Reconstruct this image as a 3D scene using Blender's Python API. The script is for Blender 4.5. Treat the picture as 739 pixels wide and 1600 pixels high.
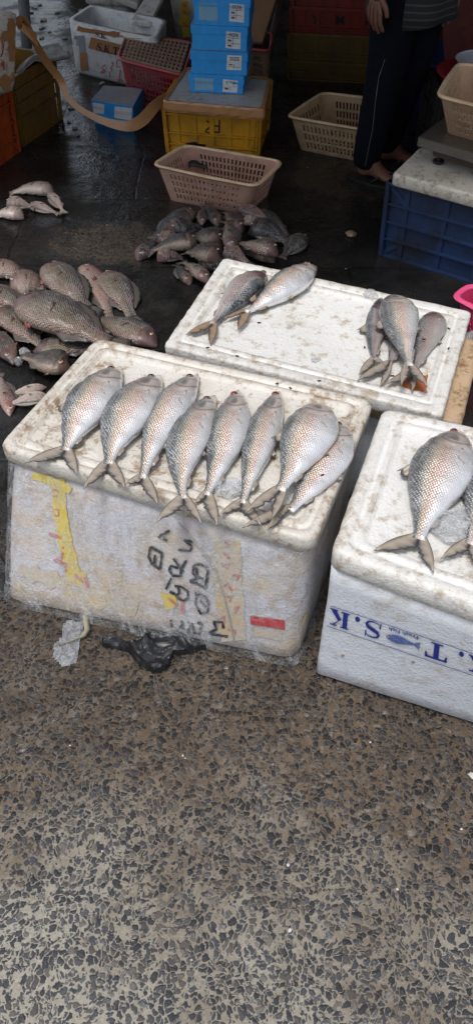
import bpy, bmesh, math, random
from mathutils import Vector, Matrix, noise
from mathutils.bvhtree import BVHTree
for o in list(bpy.data.objects): bpy.data.objects.remove(o)
S = bpy.context.scene
random.seed(7)

# ------------------------------------------------------------------ camera, sky, sun, exposure
TH, RO, FPX, CH = math.radians(48), math.radians(.5), 1200.0, 1.6
cR, sR, cT, sT = math.cos(RO), math.sin(RO), math.cos(TH), math.sin(TH)
RIGHT = Vector((cR, sR*sT, sR*cT)); DOWN = Vector((sR, -cR*sT, -cR*cT)); FWD = Vector((0, cT, -sT))
CAM = Vector((0, 0, CH))
cd = bpy.data.cameras.new('camera'); cam = bpy.data.objects.new('camera', cd); S.collection.objects.link(cam)
m = Matrix((RIGHT, -DOWN, -FWD)).transposed().to_4x4(); m.translation = CAM
cam.matrix_world = m
cd.sensor_fit = 'VERTICAL'; cd.sensor_height = 24; cd.lens = FPX/1600*24
cd.clip_start = .05; cd.clip_end = 200
S.camera = cam

SUN_EL, SUN_AZ = math.radians(74), math.radians(215)     # azimuth clockwise from +Y: behind the camera, a little to the left
W = bpy.data.worlds.new('World'); S.world = W; W.use_nodes = True
wn = W.node_tree.nodes; wl = W.node_tree.links
sky = wn.new('ShaderNodeTexSky'); sky.sky_type = 'NISHITA'; sky.sun_disc = False
sky.sun_elevation = SUN_EL; sky.sun_rotation = SUN_AZ; sky.dust_density = 3; sky.air_density = 1.2
hs = wn.new('ShaderNodeHueSaturation'); hs.inputs['Saturation'].default_value = .5
wl.new(sky.outputs[0], hs.inputs['Color']); wl.new(hs.outputs[0], wn['Background'].inputs[0])
wn['Background'].inputs[1].default_value = .15
ld = bpy.data.lights.new('sun', 'SUN'); ld.energy = 1.5; ld.angle = math.radians(14); ld.color = (1, .97, .92)
lo = bpy.data.objects.new('sun', ld); S.collection.objects.link(lo)
sd = Vector((math.sin(SUN_AZ)*math.cos(SUN_EL), math.cos(SUN_AZ)*math.cos(SUN_EL), math.sin(SUN_EL)))
lo.rotation_euler = sd.to_track_quat('Z', 'Y').to_euler(); lo.location = (0, 0, 8)
S.view_settings.view_transform = 'Standard'; S.view_settings.look = 'None'
S.view_settings.exposure = .1; S.view_settings.gamma = 1
S.render.engine = 'CYCLES'; S.cycles.use_denoising = True
S.cycles.max_bounces = 6; S.cycles.transparent_max_bounces = 10; S.cycles.caustics_reflective = False; S.cycles.caustics_refractive = False

# ------------------------------------------------------------------ measuring: survey points of the photograph (739x1600) to places in the market
def ray(px, py): return FWD + RIGHT*((px-369.5)/FPX) + DOWN*((py-800)/FPX)
def at(px, py, z=0.0):
    d = ray(px, py); t = (z-CH)/d.z
    return Vector((d.x*t, d.y*t, z))
def aty(px, py, y):
    d = ray(px, py); t = y/d.y
    return CAM + d*t
def q4(pts, z): return [at(x, y, z) for x, y in pts]

# ------------------------------------------------------------------ object helpers
COL = S.collection
def tag(o, label=None, cat=None, group=None, kind=None):
    if label: o['label'] = label
    if cat: o['category'] = cat
    if group: o['group'] = group
    if kind: o['kind'] = kind
    return o
def thing(name, label, cat, loc=(0, 0, 0), group=None, rot=(0, 0, 0)):
    o = bpy.data.objects.new(name, None); COL.objects.link(o); o.location = loc; o.rotation_euler = rot
    o.empty_display_size = .05
    return tag(o, label, cat, group)
class MB:
    def __init__(s): s.v = []; s.f = []; s.mi = []; s.uv = []
    def add(s, vs, fs, mi=0):
        n = len(s.v); s.v += [Vector(v) for v in vs]
        for f in fs: s.f.append([i+n for i in f]); s.mi.append(mi)
    def box(s, c, d, M=None, mi=0):
        x, y, z = d[0]/2, d[1]/2, d[2]/2
        vs = [Vector((a*x, b*y, e*z)) for e in (-1, 1) for a, b in ((-1, -1), (1, -1), (1, 1), (-1, 1))]
        vs = [(M @ v if M else v) + Vector(c) for v in vs]
        s.add(vs, [(3, 2, 1, 0), (4, 5, 6, 7), (0, 1, 5, 4), (1, 2, 6, 5), (2, 3, 7, 6), (3, 0, 4, 7)], mi)
    def bar(s, a, b, w, h, up=(0, 0, 1), mi=0):
        a, b = Vector(a), Vector(b); d = (b-a); L = d.length
        if L < 1e-6: return
        x = d/L; y = Vector(up).cross(x); y = y.normalized() if y.length > 1e-4 else x.orthogonal().normalized(); z = x.cross(y)
        M = Matrix((x, y, z)).transposed()
        s.box((a+b)/2, (L, w, h), M, mi)
    def rings(s, rs, cap0=False, cap1=False, mi=0, closed=True):
        n = len(rs[0]); vs = [p for r in rs for p in r]; fs = []
        for k in range(len(rs)-1):
            for i in range(n if closed else n-1):
                j = (i+1) % n
                fs.append((k*n+i, k*n+j, (k+1)*n+j, (k+1)*n+i))
        if cap0: fs.append(tuple(range(n-1, -1, -1)))
        if cap1: fs.append(tuple((len(rs)-1)*n+i for i in range(n)))
        s.add(vs, fs, mi)
    def tube(s, pts, rad, n=8, mi=0, flat=1.0):
        rs = []; P = [Vector(p) for p in pts]; prev = None
        for i, p in enumerate(P):
            t = (P[min(i+1, len(P)-1)]-P[max(i-1, 0)]).normalized()
            a = (prev - t*prev.dot(t)) if prev else t.orthogonal()
            a = a.normalized(); b = t.cross(a); prev = a
            r = rad[i] if isinstance(rad, (list, tuple)) else rad
            rs.append([p + a*(math.cos(2*math.pi*k/n)*r) + b*(math.sin(2*math.pi*k/n)*r*flat) for k in range(n)])
        s.rings(rs, True, True, mi)
    def build(s, name, mats, parent=None, smooth=False, origin=None, solid=0, sub=0, bevel=0):
        off = Vector(origin) if origin is not None else (parent_loc(parent) if parent else Vector((0, 0, 0)))
        me = bpy.data.meshes.new(name); me.from_pydata([v-off for v in s.v], [], s.f)
        if not isinstance(mats, (list, tuple)): mats = [mats]
        for mt in mats: me.materials.append(mt)
        for p, k in zip(me.polygons, s.mi): p.material_index = k; p.use_smooth = smooth
        me.validate(); me.update()
        o = bpy.data.objects.new(name, me); COL.objects.link(o)
        if parent: o.parent = parent
        else: o.location = off
        if bevel:
            b = o.modifiers.new('b', 'BEVEL'); b.width = bevel; b.segments = 2; b.limit_method = 'ANGLE'
        if solid:
            b = o.modifiers.new('s', 'SOLIDIFY'); b.thickness = solid; b.offset = 0
        if sub:
            b = o.modifiers.new('u', 'SUBSURF'); b.levels = sub; b.render_levels = sub
        return o
def parent_loc(p):
    v = Vector((0, 0, 0))
    while p: v += p.location; p = p.parent
    return v

def rquad(quad, inset, rad, z=None, nside=8, nc=5, jit=0, seed=0):
    """points round a quadrilateral with rounded corners, inset from its sides"""
    Q = [Vector(p) for p in quad]; n = 4
    zz = [p.z for p in Q]; P2 = [Vector((p.x, p.y)) for p in Q]
    area = sum(P2[i].x*P2[(i+1) % 4].y-P2[(i+1) % 4].x*P2[i].y for i in range(4))
    sg = 1 if area > 0 else -1
    lines = []
    for i in range(4):
        a, b = P2[i], P2[(i+1) % 4]; d = (b-a).normalized(); nn = Vector((-d.y, d.x))*sg
        lines.append((a+nn*inset, d))
    C = []
    for i in range(4):
        (p, d), (q, e) = lines[i-1], lines[i]
        cr = d.x*e.y-d.y*e.x; t = ((q-p).x*e.y-(q-p).y*e.x)/cr
        C.append(p+d*t)
    out = []
    for i in range(4):
        c = C[i]; d0 = (C[i-1]-c).normalized(); d1 = (C[(i+1) % 4]-c).normalized()
        a, b = c+d0*rad, c+d1*rad
        for k in range(nc+1):
            t = k/nc; p = a*(1-t)**2+c*2*t*(1-t)+b*t*t
            out.append((p, i))
        nxt = C[(i+1) % 4]; e1 = nxt-d1*rad
        for k in range(1, nside):
            out.append((b.lerp(e1, k/nside), i))
    res = []
    for p, i in out:
        if z is None:
            w = [1/((p-P2[k]).length+1e-5)**2 for k in range(4)]; pz = sum(a*b for a, b in zip(w, zz))/sum(w)
        else: pz = z
        v = Vector((p.x, p.y, pz))
        if jit:
            nv = noise.noise_vector(v*38+Vector((seed, 0, 0)))+noise.noise_vector(v*110)*.6
            v += Vector((nv.x, nv.y, nv.z*.6))*jit
        res.append(v)
    return res

# ------------------------------------------------------------------ materials
def mat(name):
    mt = bpy.data.materials.new(name); mt.use_nodes = True
    return mt, mt.node_tree.nodes, mt.node_tree.links, mt.node_tree.nodes['Principled BSDF']
class N:
    """tiny node builder"""
    def __init__(s, mt): s.t = mt.node_tree; s.n = s.t.nodes; s.l = s.t.links
    def put(s, sock, v):
        if isinstance(v, bpy.types.NodeSocket): s.l.new(v, sock)
        else:
            if isinstance(v, tuple) and len(v) == 3 and sock.type == 'RGBA': v = (*v, 1)
            if sock.type == 'RGBA' and isinstance(v, (int, float)): v = (v, v, v, 1)
            sock.default_value = v
    def coord(s, k='Object'): return s.n.new('ShaderNodeTexCoord').outputs[k]
    def geo(s, k='Position'): return s.n.new('ShaderNodeNewGeometry').outputs[k]
    def uv(s, name): x = s.n.new('ShaderNodeUVMap'); x.uv_map = name; return x.outputs[0]
    def sep(s, v): x = s.n.new('ShaderNodeSeparateXYZ'); s.put(x.inputs[0], v); return x.outputs
    def comb(s, a, b, c=0.0):
        x = s.n.new('ShaderNodeCombineXYZ')
        for i, q in enumerate((a, b, c)): s.put(x.inputs[i], q)
        return x.outputs[0]
    def math(s, op, a, b=0.0, c=0.0, clamp=False):
        x = s.n.new('ShaderNodeMath'); x.operation = op; x.use_clamp = clamp
        for i, q in enumerate((a, b, c)): s.put(x.inputs[i], q)
        return x.outputs[0]
    def vmath(s, op, a, b=(0, 0, 0)):
        x = s.n.new('ShaderNodeVectorMath'); x.operation = op
        s.put(x.inputs[0], a)
        if op == 'SCALE': s.put(x.inputs['Scale'], b)
        else: s.put(x.inputs[1], b)
        return x.outputs[0]
    def noise(s, v, scale=5, detail=3, rough=.5, out=0, dist=0):
        x = s.n.new('ShaderNodeTexNoise'); s.put(x.inputs['Vector'], v)
        x.inputs['Scale'].default_value = scale; x.inputs['Detail'].default_value = detail; x.inputs['Roughness'].default_value = rough
        x.inputs['Distortion'].default_value = dist
        return x.outputs[out]
    def vor(s, v, scale=5, feat='F1', rnd=1.0, dim='3D'):
        x = s.n.new('ShaderNodeTexVoronoi'); x.feature = feat; x.voronoi_dimensions = dim; s.put(x.inputs['Vector'], v)
        x.inputs['Scale'].default_value = scale; x.inputs['Randomness'].default_value = rnd
        return x.outputs
    def ramp(s, f, stops, interp='LINEAR'):
        x = s.n.new('ShaderNodeValToRGB'); s.put(x.inputs[0], f); cr = x.color_ramp; cr.interpolation = interp
        while len(cr.elements) < len(stops): cr.elements.new(.5)
        for e, (p, c) in zip(cr.elements, stops):
            e.position = p; e.color = (c, c, c, 1) if not isinstance(c, tuple) else (*c, 1)
        return x.outputs[0]
    def mix(s, f, a, b, mode='MIX'):
        x = s.n.new('ShaderNodeMix'); x.data_type = 'RGBA'; x.blend_type = mode
        s.put(x.inputs[0], f); s.put(x.inputs[6], a); s.put(x.inputs[7], b)
        return x.outputs[2]
    def bump(s, h, strength=.5, dist=.01, nrm=None):
        x = s.n.new('ShaderNodeBump'); s.put(x.inputs['Height'], h); s.put(x.inputs['Strength'], strength); x.inputs['Distance'].default_value = dist
        if nrm: s.l.new(nrm, x.inputs['Normal'])
        return x.outputs[0]
    def rnd(s): return s.n.new('ShaderNodeObjectInfo').outputs['Random']

def simple(name, col, rough=.6, dirt=.5, dirtcol=(.03, .022, .015), scale=9, metal=0, bump=.15, spec=.5, coat=0, thr=(.45, .7)):
    mt, n, l, b = mat(name); k = N(mt); g = k.geo()
    f1 = k.noise(g, scale, 6, .65)
    c = k.mix(k.math('MULTIPLY', k.ramp(f1, [(thr[0], 0.0), (thr[1], 1.0)]), dirt), col, dirtcol)
    f2 = k.noise(g, scale*6, 3, .6)
    c = k.mix(k.math('MULTIPLY', k.ramp(f2, [(.35, 0.0), (.75, 1.0)]), .35), c, tuple(x*.55 for x in col))
    k.put(b.inputs['Base Color'], c); k.put(b.inputs['Roughness'], k.math('ADD', k.math('MULTIPLY', f2, .3), rough-.15))
    b.inputs['Metallic'].default_value = metal; b.inputs['Specular IOR Level'].default_value = spec; b.inputs['Coat Weight'].default_value = coat
    k.put(b.inputs['Normal'], k.bump(f2, bump, .004))
    return mt

def foam_mat(name, base=(.78, .77, .74), stain=(.30, .20, .11), amt=.5, dark=.4, sc=7, lo=.5):
    # expanded foam: fine beads, grime in the grooves, brown water stains
    mt, n, l, b = mat(name); k = N(mt); g = k.geo()
    n1 = k.noise(g, sc, 8, .7); n2 = k.noise(g, sc*5, 6, .7); n3 = k.noise(g, 140, 3, .6); n4 = k.noise(g, sc*2.3, 6, .75, dist=.6)
    c = k.mix(k.math('MULTIPLY', k.ramp(n1, [(lo, 0.0), (lo+.2, 1.0)]), amt), base, tuple((a*2+s*1.2)/3 for a, s in zip(base, stain)))
    c = k.mix(k.math('MULTIPLY', k.ramp(k.math('MULTIPLY', n2, k.math('ADD', n1, .5)), [(.52, 0.0), (.66, 1.0)]), amt*1.2, clamp=True), c, stain)
    c = k.mix(k.math('MULTIPLY', k.ramp(n4, [(.60, 0.0), (.68, 1.0)]), amt*.8, clamp=True), c, tuple(x*.9 for x in stain))
    specks = k.vor(g, 75, 'F1')[0]
    sp = k.math('MULTIPLY', k.ramp(specks, [(.10, 1.0), (.17, 0.0)]), k.ramp(k.noise(g, 30, 2), [(.52, 0.0), (.6, 1.0)]))
    c = k.mix(k.math('MULTIPLY', sp, dark), c, (.05, .035, .02))
    # dirt caught in grooves and along edges
    gg = n.new('ShaderNodeNewGeometry').outputs['Pointiness']
    gr = k.ramp(gg, [(.40, 1.0), (.49, 0.0)])
    c = k.mix(k.math('MULTIPLY', k.math('MULTIPLY', gr, k.ramp(n2, [(.3, 0.0), (.6, 1.0)])), .8), c, tuple(x*.8 for x in stain))
    k.put(b.inputs['Base Color'], c); b.inputs['Roughness'].default_value = .5; b.inputs['Coat Weight'].default_value = .12; b.inputs['Coat Roughness'].default_value = .25
    beads = k.vor(g, 190, 'F1')[0]
    h = k.math('ADD', k.math('MULTIPLY', beads, .35), k.math('ADD', n3, k.math('MULTIPLY', n2, 1.8)))
    k.put(b.inputs['Normal'], k.bump(h, .45, .004))
    return mt

FOAM = foam_mat('foam_front', (.74, .71, .65), (.30, .20, .11), .75, .5, 8, .43)
FOAM2 = foam_mat('foam_clean', (.80, .79, .76), (.36, .26, .15), .52, .4, 7, .50)
FOAM3 = foam_mat('foam_body_blueish', (.70, .735, .79), (.40, .33, .24), .28, .4, 6, .56)
FOAM_ST = foam_mat('foam_stained', (.58, .42, .27), (.25, .14, .07), .8, .5, 8, .42)
FOAM_D = foam_mat('foam_old', (.42, .41, .38), (.14, .11, .08), .6, .6, 6, .45)

def crate_mat(name, col): return simple(name, col, .5, .75, tuple(c*.25+.01 for c in col), 6, bump=.2, thr=(.38, .7))
YEL = crate_mat('crate_yellow', (.66, .32, .015)); YELD = crate_mat('crate_yellow_old', (.20, .105, .012)); YELDD = crate_mat('crate_yellow_shaded', (.14, .08, .012)); REDD = crate_mat('crate_red_shaded', (.20, .02, .012))  # dim yellow and dim red: shade of the back put into the colour
ORG = crate_mat('crate_orange', (.36, .06, .012)); BLU = simple('crate_blue', (.018, .048, .14), .6, .92, (.014, .015, .018), 4.5, bump=.2, thr=(.36, .62)); RED = crate_mat('crate_red', (.36, .03, .02))
BLU2 = crate_mat('crate_deep_blue', (.006, .025, .15))
CREAM = simple('basket_cream', (.70, .50, .31), .45, .5, (.22, .12, .05), 12, thr=(.45, .7))
PINKC = simple('basket_pinkish', (.62, .38, .30), .45, .55, (.25, .13, .06), 14, thr=(.45, .7))
TANC = simple('basket_tan', (.62, .42, .28), .45, .5, (.22, .12, .05), 14)
REDB = simple('basket_red', (.42, .07, .08), .45, .5, (.16, .07, .05), 10)
REDTOP = simple('basket_dusty', (.34, .22, .15), .6, .5, (.14, .07, .05), 10)
HOTP = simple('basket_hot_pink', (.85, .10, .26), .35, .15, (.3, .05, .1), 10)
TAPE = simple('brown_tape', (.40, .20, .085), .3, .3, (.2, .1, .05), 12, coat=.3)
BLKPL = simple('black_plastic', (.012, .013, .016), .42, .2, (.03, .025, .02), 12, bump=.3, coat=.08)
STEEL = simple('steel', (.24, .22, .19), .38, .45, (.16, .11, .07), 9, metal=.75, bump=.05)
BROWNM = simple('brown_metal', (.06, .035, .028), .5, .4, (.02, .015, .01), 10)
DARK = simple('dark_rubber', (.015, .014, .013), .6, .2)
WOOD = simple('old_wood', (.30, .17, .09), .7, .5, (.08, .05, .03), 5)
INK = simple('marker_ink', (.012, .014, .022), .45, 0, bump=0)
INKR = simple('red_ink', (.5, .03, .05), .5, 0, bump=0)
BLUEBOX = simple('blue_card', (.025, .32, .78), .5, .25, (.02, .16, .4), 7, bump=.08)
GREYCARD = simple('grey_card', (.30, .31, .33), .6, .35, (.12, .11, .1), 7)
LABELW = simple('paper_label', (.66, .68, .69), .6, .2, (.3, .3, .3), 12, bump=.02)
LABELG = simple('faded_print', (.20, .40, .56), .6, .3, (.1, .25, .4), 25, bump=.02)
YTAPE = simple('yellow_tape', (.78, .60, .03), .35, .55, (.62, .52, .30), 22, bump=.1, thr=(.38, .62))
YTAPE2 = simple('faded_tape', (.66, .48, .22), .4, .95, (.60, .55, .48), 16, bump=.1, thr=(.35, .52))
RTAPE = simple('red_print', (.55, .03, .04), .4, .35, (.6, .45, .4), 60, bump=.05)
PRINTR = simple('washed_red_print', (.55, .08, .12), .5, .7, (.62, .42, .38), 40, bump=.02, thr=(.35, .6))
BLUEINK = simple('blue_print', (.02, .035, .26), .35, 0, bump=0)
WTAPE = simple('white_tape', (.74, .77, .82), .25, .1, (.6, .6, .6), 9, bump=.06, coat=.4)
CLOTHD = simple('dark_cloth', (.02, .02, .022), .8, .3)

def film_mat(name, col=(.8, .82, .84), base=.10, streak=.35, rough=.12, sc=6):
    mt, n, l, b = mat(name); k = N(mt); g = k.geo()
    w = k.noise(k.vmath('MULTIPLY', g, (1, 1, .35)), sc, 6, .7, dist=1.2)
    w2 = k.noise(g, sc*4, 5, .7, dist=.8)
    ridge = k.math('SUBTRACT', 1, k.math('MULTIPLY', k.math('ABSOLUTE', k.math('SUBTRACT', w, .5)), 9), clamp=True)
    ridge2 = k.math('SUBTRACT', 1, k.math('MULTIPLY', k.math('ABSOLUTE', k.math('SUBTRACT', w2, .5)), 12), clamp=True)
    r = k.math('MULTIPLY', k.math('ADD', k.math('POWER', ridge, 3), k.math('MULTIPLY', k.math('POWER', ridge2, 3), .5)), streak)
    k.put(b.inputs['Base Color'], col); b.inputs['Roughness'].default_value = rough
    k.put(b.inputs['Alpha'], k.math('ADD', r, base, clamp=True)); b.inputs['Specular IOR Level'].default_value = .8
    k.put(b.inputs['Normal'], k.bump(k.math('ADD', k.math('MULTIPLY', w, 2), w2), .9, .02))
    return mt
FILM = film_mat('cling_film', base=.05, streak=.30); BAG = film_mat('clear_bag', (.75, .76, .80), .42, .5, .2, 30)

def fish_mat(name, ramp, headc, scale=110, metal=.35, rough=.32, glint=.6, edge=.0, snout=(.30, .10, .09), pink=.5, coat=.6, bumpst=.55, streak=.6, up0=.18):
    mt, n, l, b = mat(name); k = N(mt)
    nm = k.sep(k.uv('norm')); u, v = nm[0], nm[1]; ms = k.uv('metric'); s_, y_, _ = k.sep(ms)
    ob = k.coord('Object'); rnd = k.rnd()
    wob = k.noise(k.vmath('ADD', ob, k.comb(k.math('MULTIPLY', rnd, 7), 0, 0)), 14, 4, .6)
    vv = k.math('ADD', v, k.math('MULTIPLY', k.math('SUBTRACT', wob, .5), .28))
    vv = k.math('ADD', vv, k.math('MULTIPLY', k.math('SUBTRACT', rnd, .5), .14))
    c = k.ramp(vv, ramp)
    # scales in staggered rows, their glints painted into the colour as white
    yq = k.math('MULTIPLY', y_, 1.3); A = k.comb(k.math('ADD', s_, yq), k.math('SUBTRACT', s_, yq), 0)
    vo = k.vor(A, scale, 'F1', .38, '2D'); d = vo[0]
    body = k.ramp(k.math('ADD', u, k.math('MULTIPLY', k.math('MULTIPLY', k.math('SUBTRACT', v, .5), k.math('SUBTRACT', v, .5)), .32)), [(.25, 0.0), (.28, 1.0)])
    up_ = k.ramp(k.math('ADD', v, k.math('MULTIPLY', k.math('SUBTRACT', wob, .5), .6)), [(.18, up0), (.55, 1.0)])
    painted_glint = k.math('MULTIPLY', k.math('MULTIPLY', k.ramp(d, [(.12, 1.0), (.5, 0.0)]), body), up_)
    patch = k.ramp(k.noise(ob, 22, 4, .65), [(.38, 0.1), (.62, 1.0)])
    c = k.mix(k.math('MULTIPLY', k.math('MULTIPLY', painted_glint, patch), glint), c, k.mix(.5, c, (.95, .96, 1.0)))
    c = k.mix(k.math('MULTIPLY', k.math('MULTIPLY', k.math('MULTIPLY', k.ramp(d, [(.38, 0.0), (.7, 1.0)]), body), k.math('MULTIPLY', up_, k.ramp(k.noise(ob, 30, 3), [(.35, .3), (.65, 1.0)]))), .40+edge), c, tuple(x*.4 for x in ramp[-2][1]))
    st = k.noise(k.comb(k.math('MULTIPLY', s_, 14), k.math('MULTIPLY', y_, 120), k.math('MULTIPLY', rnd, 9)), 1, 4, .6)
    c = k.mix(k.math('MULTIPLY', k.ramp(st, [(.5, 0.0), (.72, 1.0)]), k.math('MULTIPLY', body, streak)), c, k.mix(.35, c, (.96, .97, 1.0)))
    # head, gill line, mouth, snout
    hc = k.mix(k.ramp(vv, [(.40, 0.0), (.75, 1.0)]), headc[0], headc[1])
    bx = k.math('SUBTRACT', u, .17); by = k.math('MULTIPLY', k.math('SUBTRACT', v, .52), .30)
    bl_ = k.math('SQRT', k.math('ADD', k.math('MULTIPLY', bx, bx), k.math('MULTIPLY', by, by)))
    hc = k.mix(k.ramp(k.math('ADD', bl_, k.math('MULTIPLY', k.math('SUBTRACT', k.noise(ob, 55, 3), .5), .05)), [(.022, .75), (.05, 0.0)]), hc, tuple(x*.8 for x in headc[1]))
    ck = k.math('ABSOLUTE', k.math('SUBTRACT', k.math('ADD', u, k.math('MULTIPLY', v, -.05)), .10))
    hc = k.mix(k.ramp(ck, [(.003, .6), (.010, 0.0)]), hc, headc[1])
    hc = k.mix(k.ramp(k.noise(ob, 45, 3), [(.5, 0.0), (.7, .4)]), hc, (.30, .20, .18))
    c = k.mix(body, hc, c)
    gl = k.math('ABSOLUTE', k.math('SUBTRACT', k.math('ADD', u, k.math('MULTIPLY', k.math('MULTIPLY', k.math('SUBTRACT', v, .5), k.math('SUBTRACT', v, .5)), .32)), .225))
    c = k.mix(k.ramp(gl, [(.003, .55), (.012, 0.0)]), c, (.12, .08, .07))
    c = k.mix(k.ramp(u, [(.0, .8), (.05, 0.0)]), c, snout)
    bl = k.math('MULTIPLY', k.ramp(k.noise(ob, 9, 3, .6), [(.55, 0.0), (.75, 1.0)]), pink)
    c = k.mix(bl, c, (.42, .16, .13))
    k.put(b.inputs['Base Color'], c)
    k.put(b.inputs['Metallic'], k.math('MULTIPLY', k.ramp(vv, [(.0, 1.0), (.95, .25)]), metal))
    k.put(b.inputs['Roughness'], k.math('ADD', k.math('MULTIPLY', k.noise(ob, 60, 3), .3), rough-.12))
    b.inputs['Coat Weight'].default_value = coat; b.inputs['Coat Roughness'].default_value = .12
    h = k.math('ADD', k.math('MULTIPLY', k.math('MULTIPLY', d, k.math('MULTIPLY', body, up_)), -1.4), k.math('MULTIPLY', k.noise(ob, 90, 3), .35))
    k.put(b.inputs['Coat Normal'], k.bump(k.noise(ob, 48, 4, .6), .5, .006))
    k.put(b.inputs['Normal'], k.bump(h, bumpst, .004))
    return mt
SILV = fish_mat('silver_fish', [(.06, (.82, .82, .83)), (.28, (.78, .74, .72)), (.44, (.68, .49, .42)), (.58, (.54, .42, .31)), (.69, (.30, .28, .23)), (.80, (.085, .09, .09))],
                ((.74, .69, .64), (.20, .205, .20)), 118, pink=.22, glint=.95, metal=.5, rough=.27, snout=(.30, .16, .13))
SILVD = fish_mat('dull_silver_fish', [(.08, (.50, .46, .44)), (.34, (.42, .33, .31)), (.55, (.30, .22, .20)), (.72, (.20, .19, .18)), (.86, (.07, .08, .085)), (.97, (.025, .03, .035))],
                 ((.25, .24, .24), (.04, .045, .05)), 105, pink=.35, glint=.75)
TILA = fish_mat('brown_scaled_fish', [(.05, (.25, .165, .125)), (.3, (.165, .125, .075)), (.55, (.10, .076, .043)), (.75, (.055, .040, .034)), (.9, (.075, .06, .06)), (.98, (.04, .035, .04))],
                ((.15, .10, .095), (.05, .042, .045)), 88, .1, .4, .5, .25, (.08, .055, .055), .28, .35, .8, .4, .9)
TILAP = fish_mat('pinkish_scaled_fish', [(.05, (.40, .31, .26)), (.3, (.30, .21, .17)), (.55, (.20, .13, .10)), (.75, (.13, .085, .07)), (.9, (.11, .055, .05)), (.98, (.08, .05, .05))],
                 ((.34, .23, .20), (.15, .085, .08)), 88, .1, .4, .35, .1, (.22, .12, .10), .5, .35, .7, .25, .9)
DUSK = fish_mat('dusky_fish', [(.05, (.26, .20, .15)), (.15, (.10, .075, .058)), (.34, (.042, .034, .027)), (.7, (.035, .03, .026)), (.9, (.022, .02, .019)), (.98, (.02, .02, .02))],
                ((.15, .10, .085), (.03, .025, .025)), 95, .1, .38, .4, 0, (.15, .09, .08), .2, .10, .5, .2, .6)
PALE = fish_mat('pale_fish', [(.05, (.60, .50, .43)), (.3, (.54, .42, .36)), (.55, (.44, .34, .29)), (.75, (.36, .27, .23)), (.9, (.26, .2, .17)), (.98, (.15, .12, .1))],
                ((.52, .42, .38), (.3, .23, .2)), 130, .1, .4, .2, 0, (.35, .2, .17), .4, .3, .3)
def fin_mat(name, c0, c1, edge):
    mt, n, l, b = mat(name); k = N(mt); nm = k.sep(k.uv('norm'))
    rays = k.math('SINE', k.math('ADD', k.math('MULTIPLY', nm[0], 190), k.math('MULTIPLY', k.noise(k.coord('Object'), 60, 2), 5)))
    c = k.mix(k.ramp(nm[1], [(.0, .15), (.3, 0.0), (.55, .2), (1.0, 1.0)]), c0, c1)
    c = k.mix(k.ramp(nm[1], [(.70, 0.0), (.95, .9)]), c, edge)
    c = k.mix(k.ramp(nm[1], [(.0, .8), (.10, 0.0)]), c, edge)
    c = k.mix(k.math('MULTIPLY', k.ramp(rays, [(.4, 0.0), (1.0, 1.0)]), .22), c, edge)
    k.put(b.inputs['Base Color'], c); b.inputs['Roughness'].default_value = .4; b.inputs['Coat Weight'].default_value = .3
    k.put(b.inputs['Normal'], k.bump(rays, .2, .0015))
    return mt
FIN = fin_mat('fin_grey', (.38, .315, .25), (.13, .11, .095), (.035, .035, .04))
FINP = fin_mat('fin_pale', (.60, .52, .48), (.50, .44, .42), (.30, .25, .23))
FIND = fin_mat('fin_dark', (.12, .10, .085), (.07, .065, .065), (.02, .02, .025))
FINR = fin_mat('fin_reddish', (.34, .10, .07), (.20, .075, .06), (.08, .04, .04))
FINB = fin_mat('fin_amber', (.34, .24, .15), (.17, .12, .08), (.03, .025, .025))
EYE_B = simple('eye_black', (.01, .01, .012), .1, 0, bump=0, coat=1)
EYE_S = simple('eye_silver', (.42, .30, .20), .25, .3, (.4, .1, .06), 90, bump=0, coat=.5)
EYE_D = simple('eye_brownish', (.22, .14, .10), .2, .3, (.1, .05, .03), 90, bump=0, coat=.6)
EYE_R = simple('eye_red', (.32, .07, .05), .25, .3, (.2, .1, .06), 90, bump=0, coat=.5)

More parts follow.
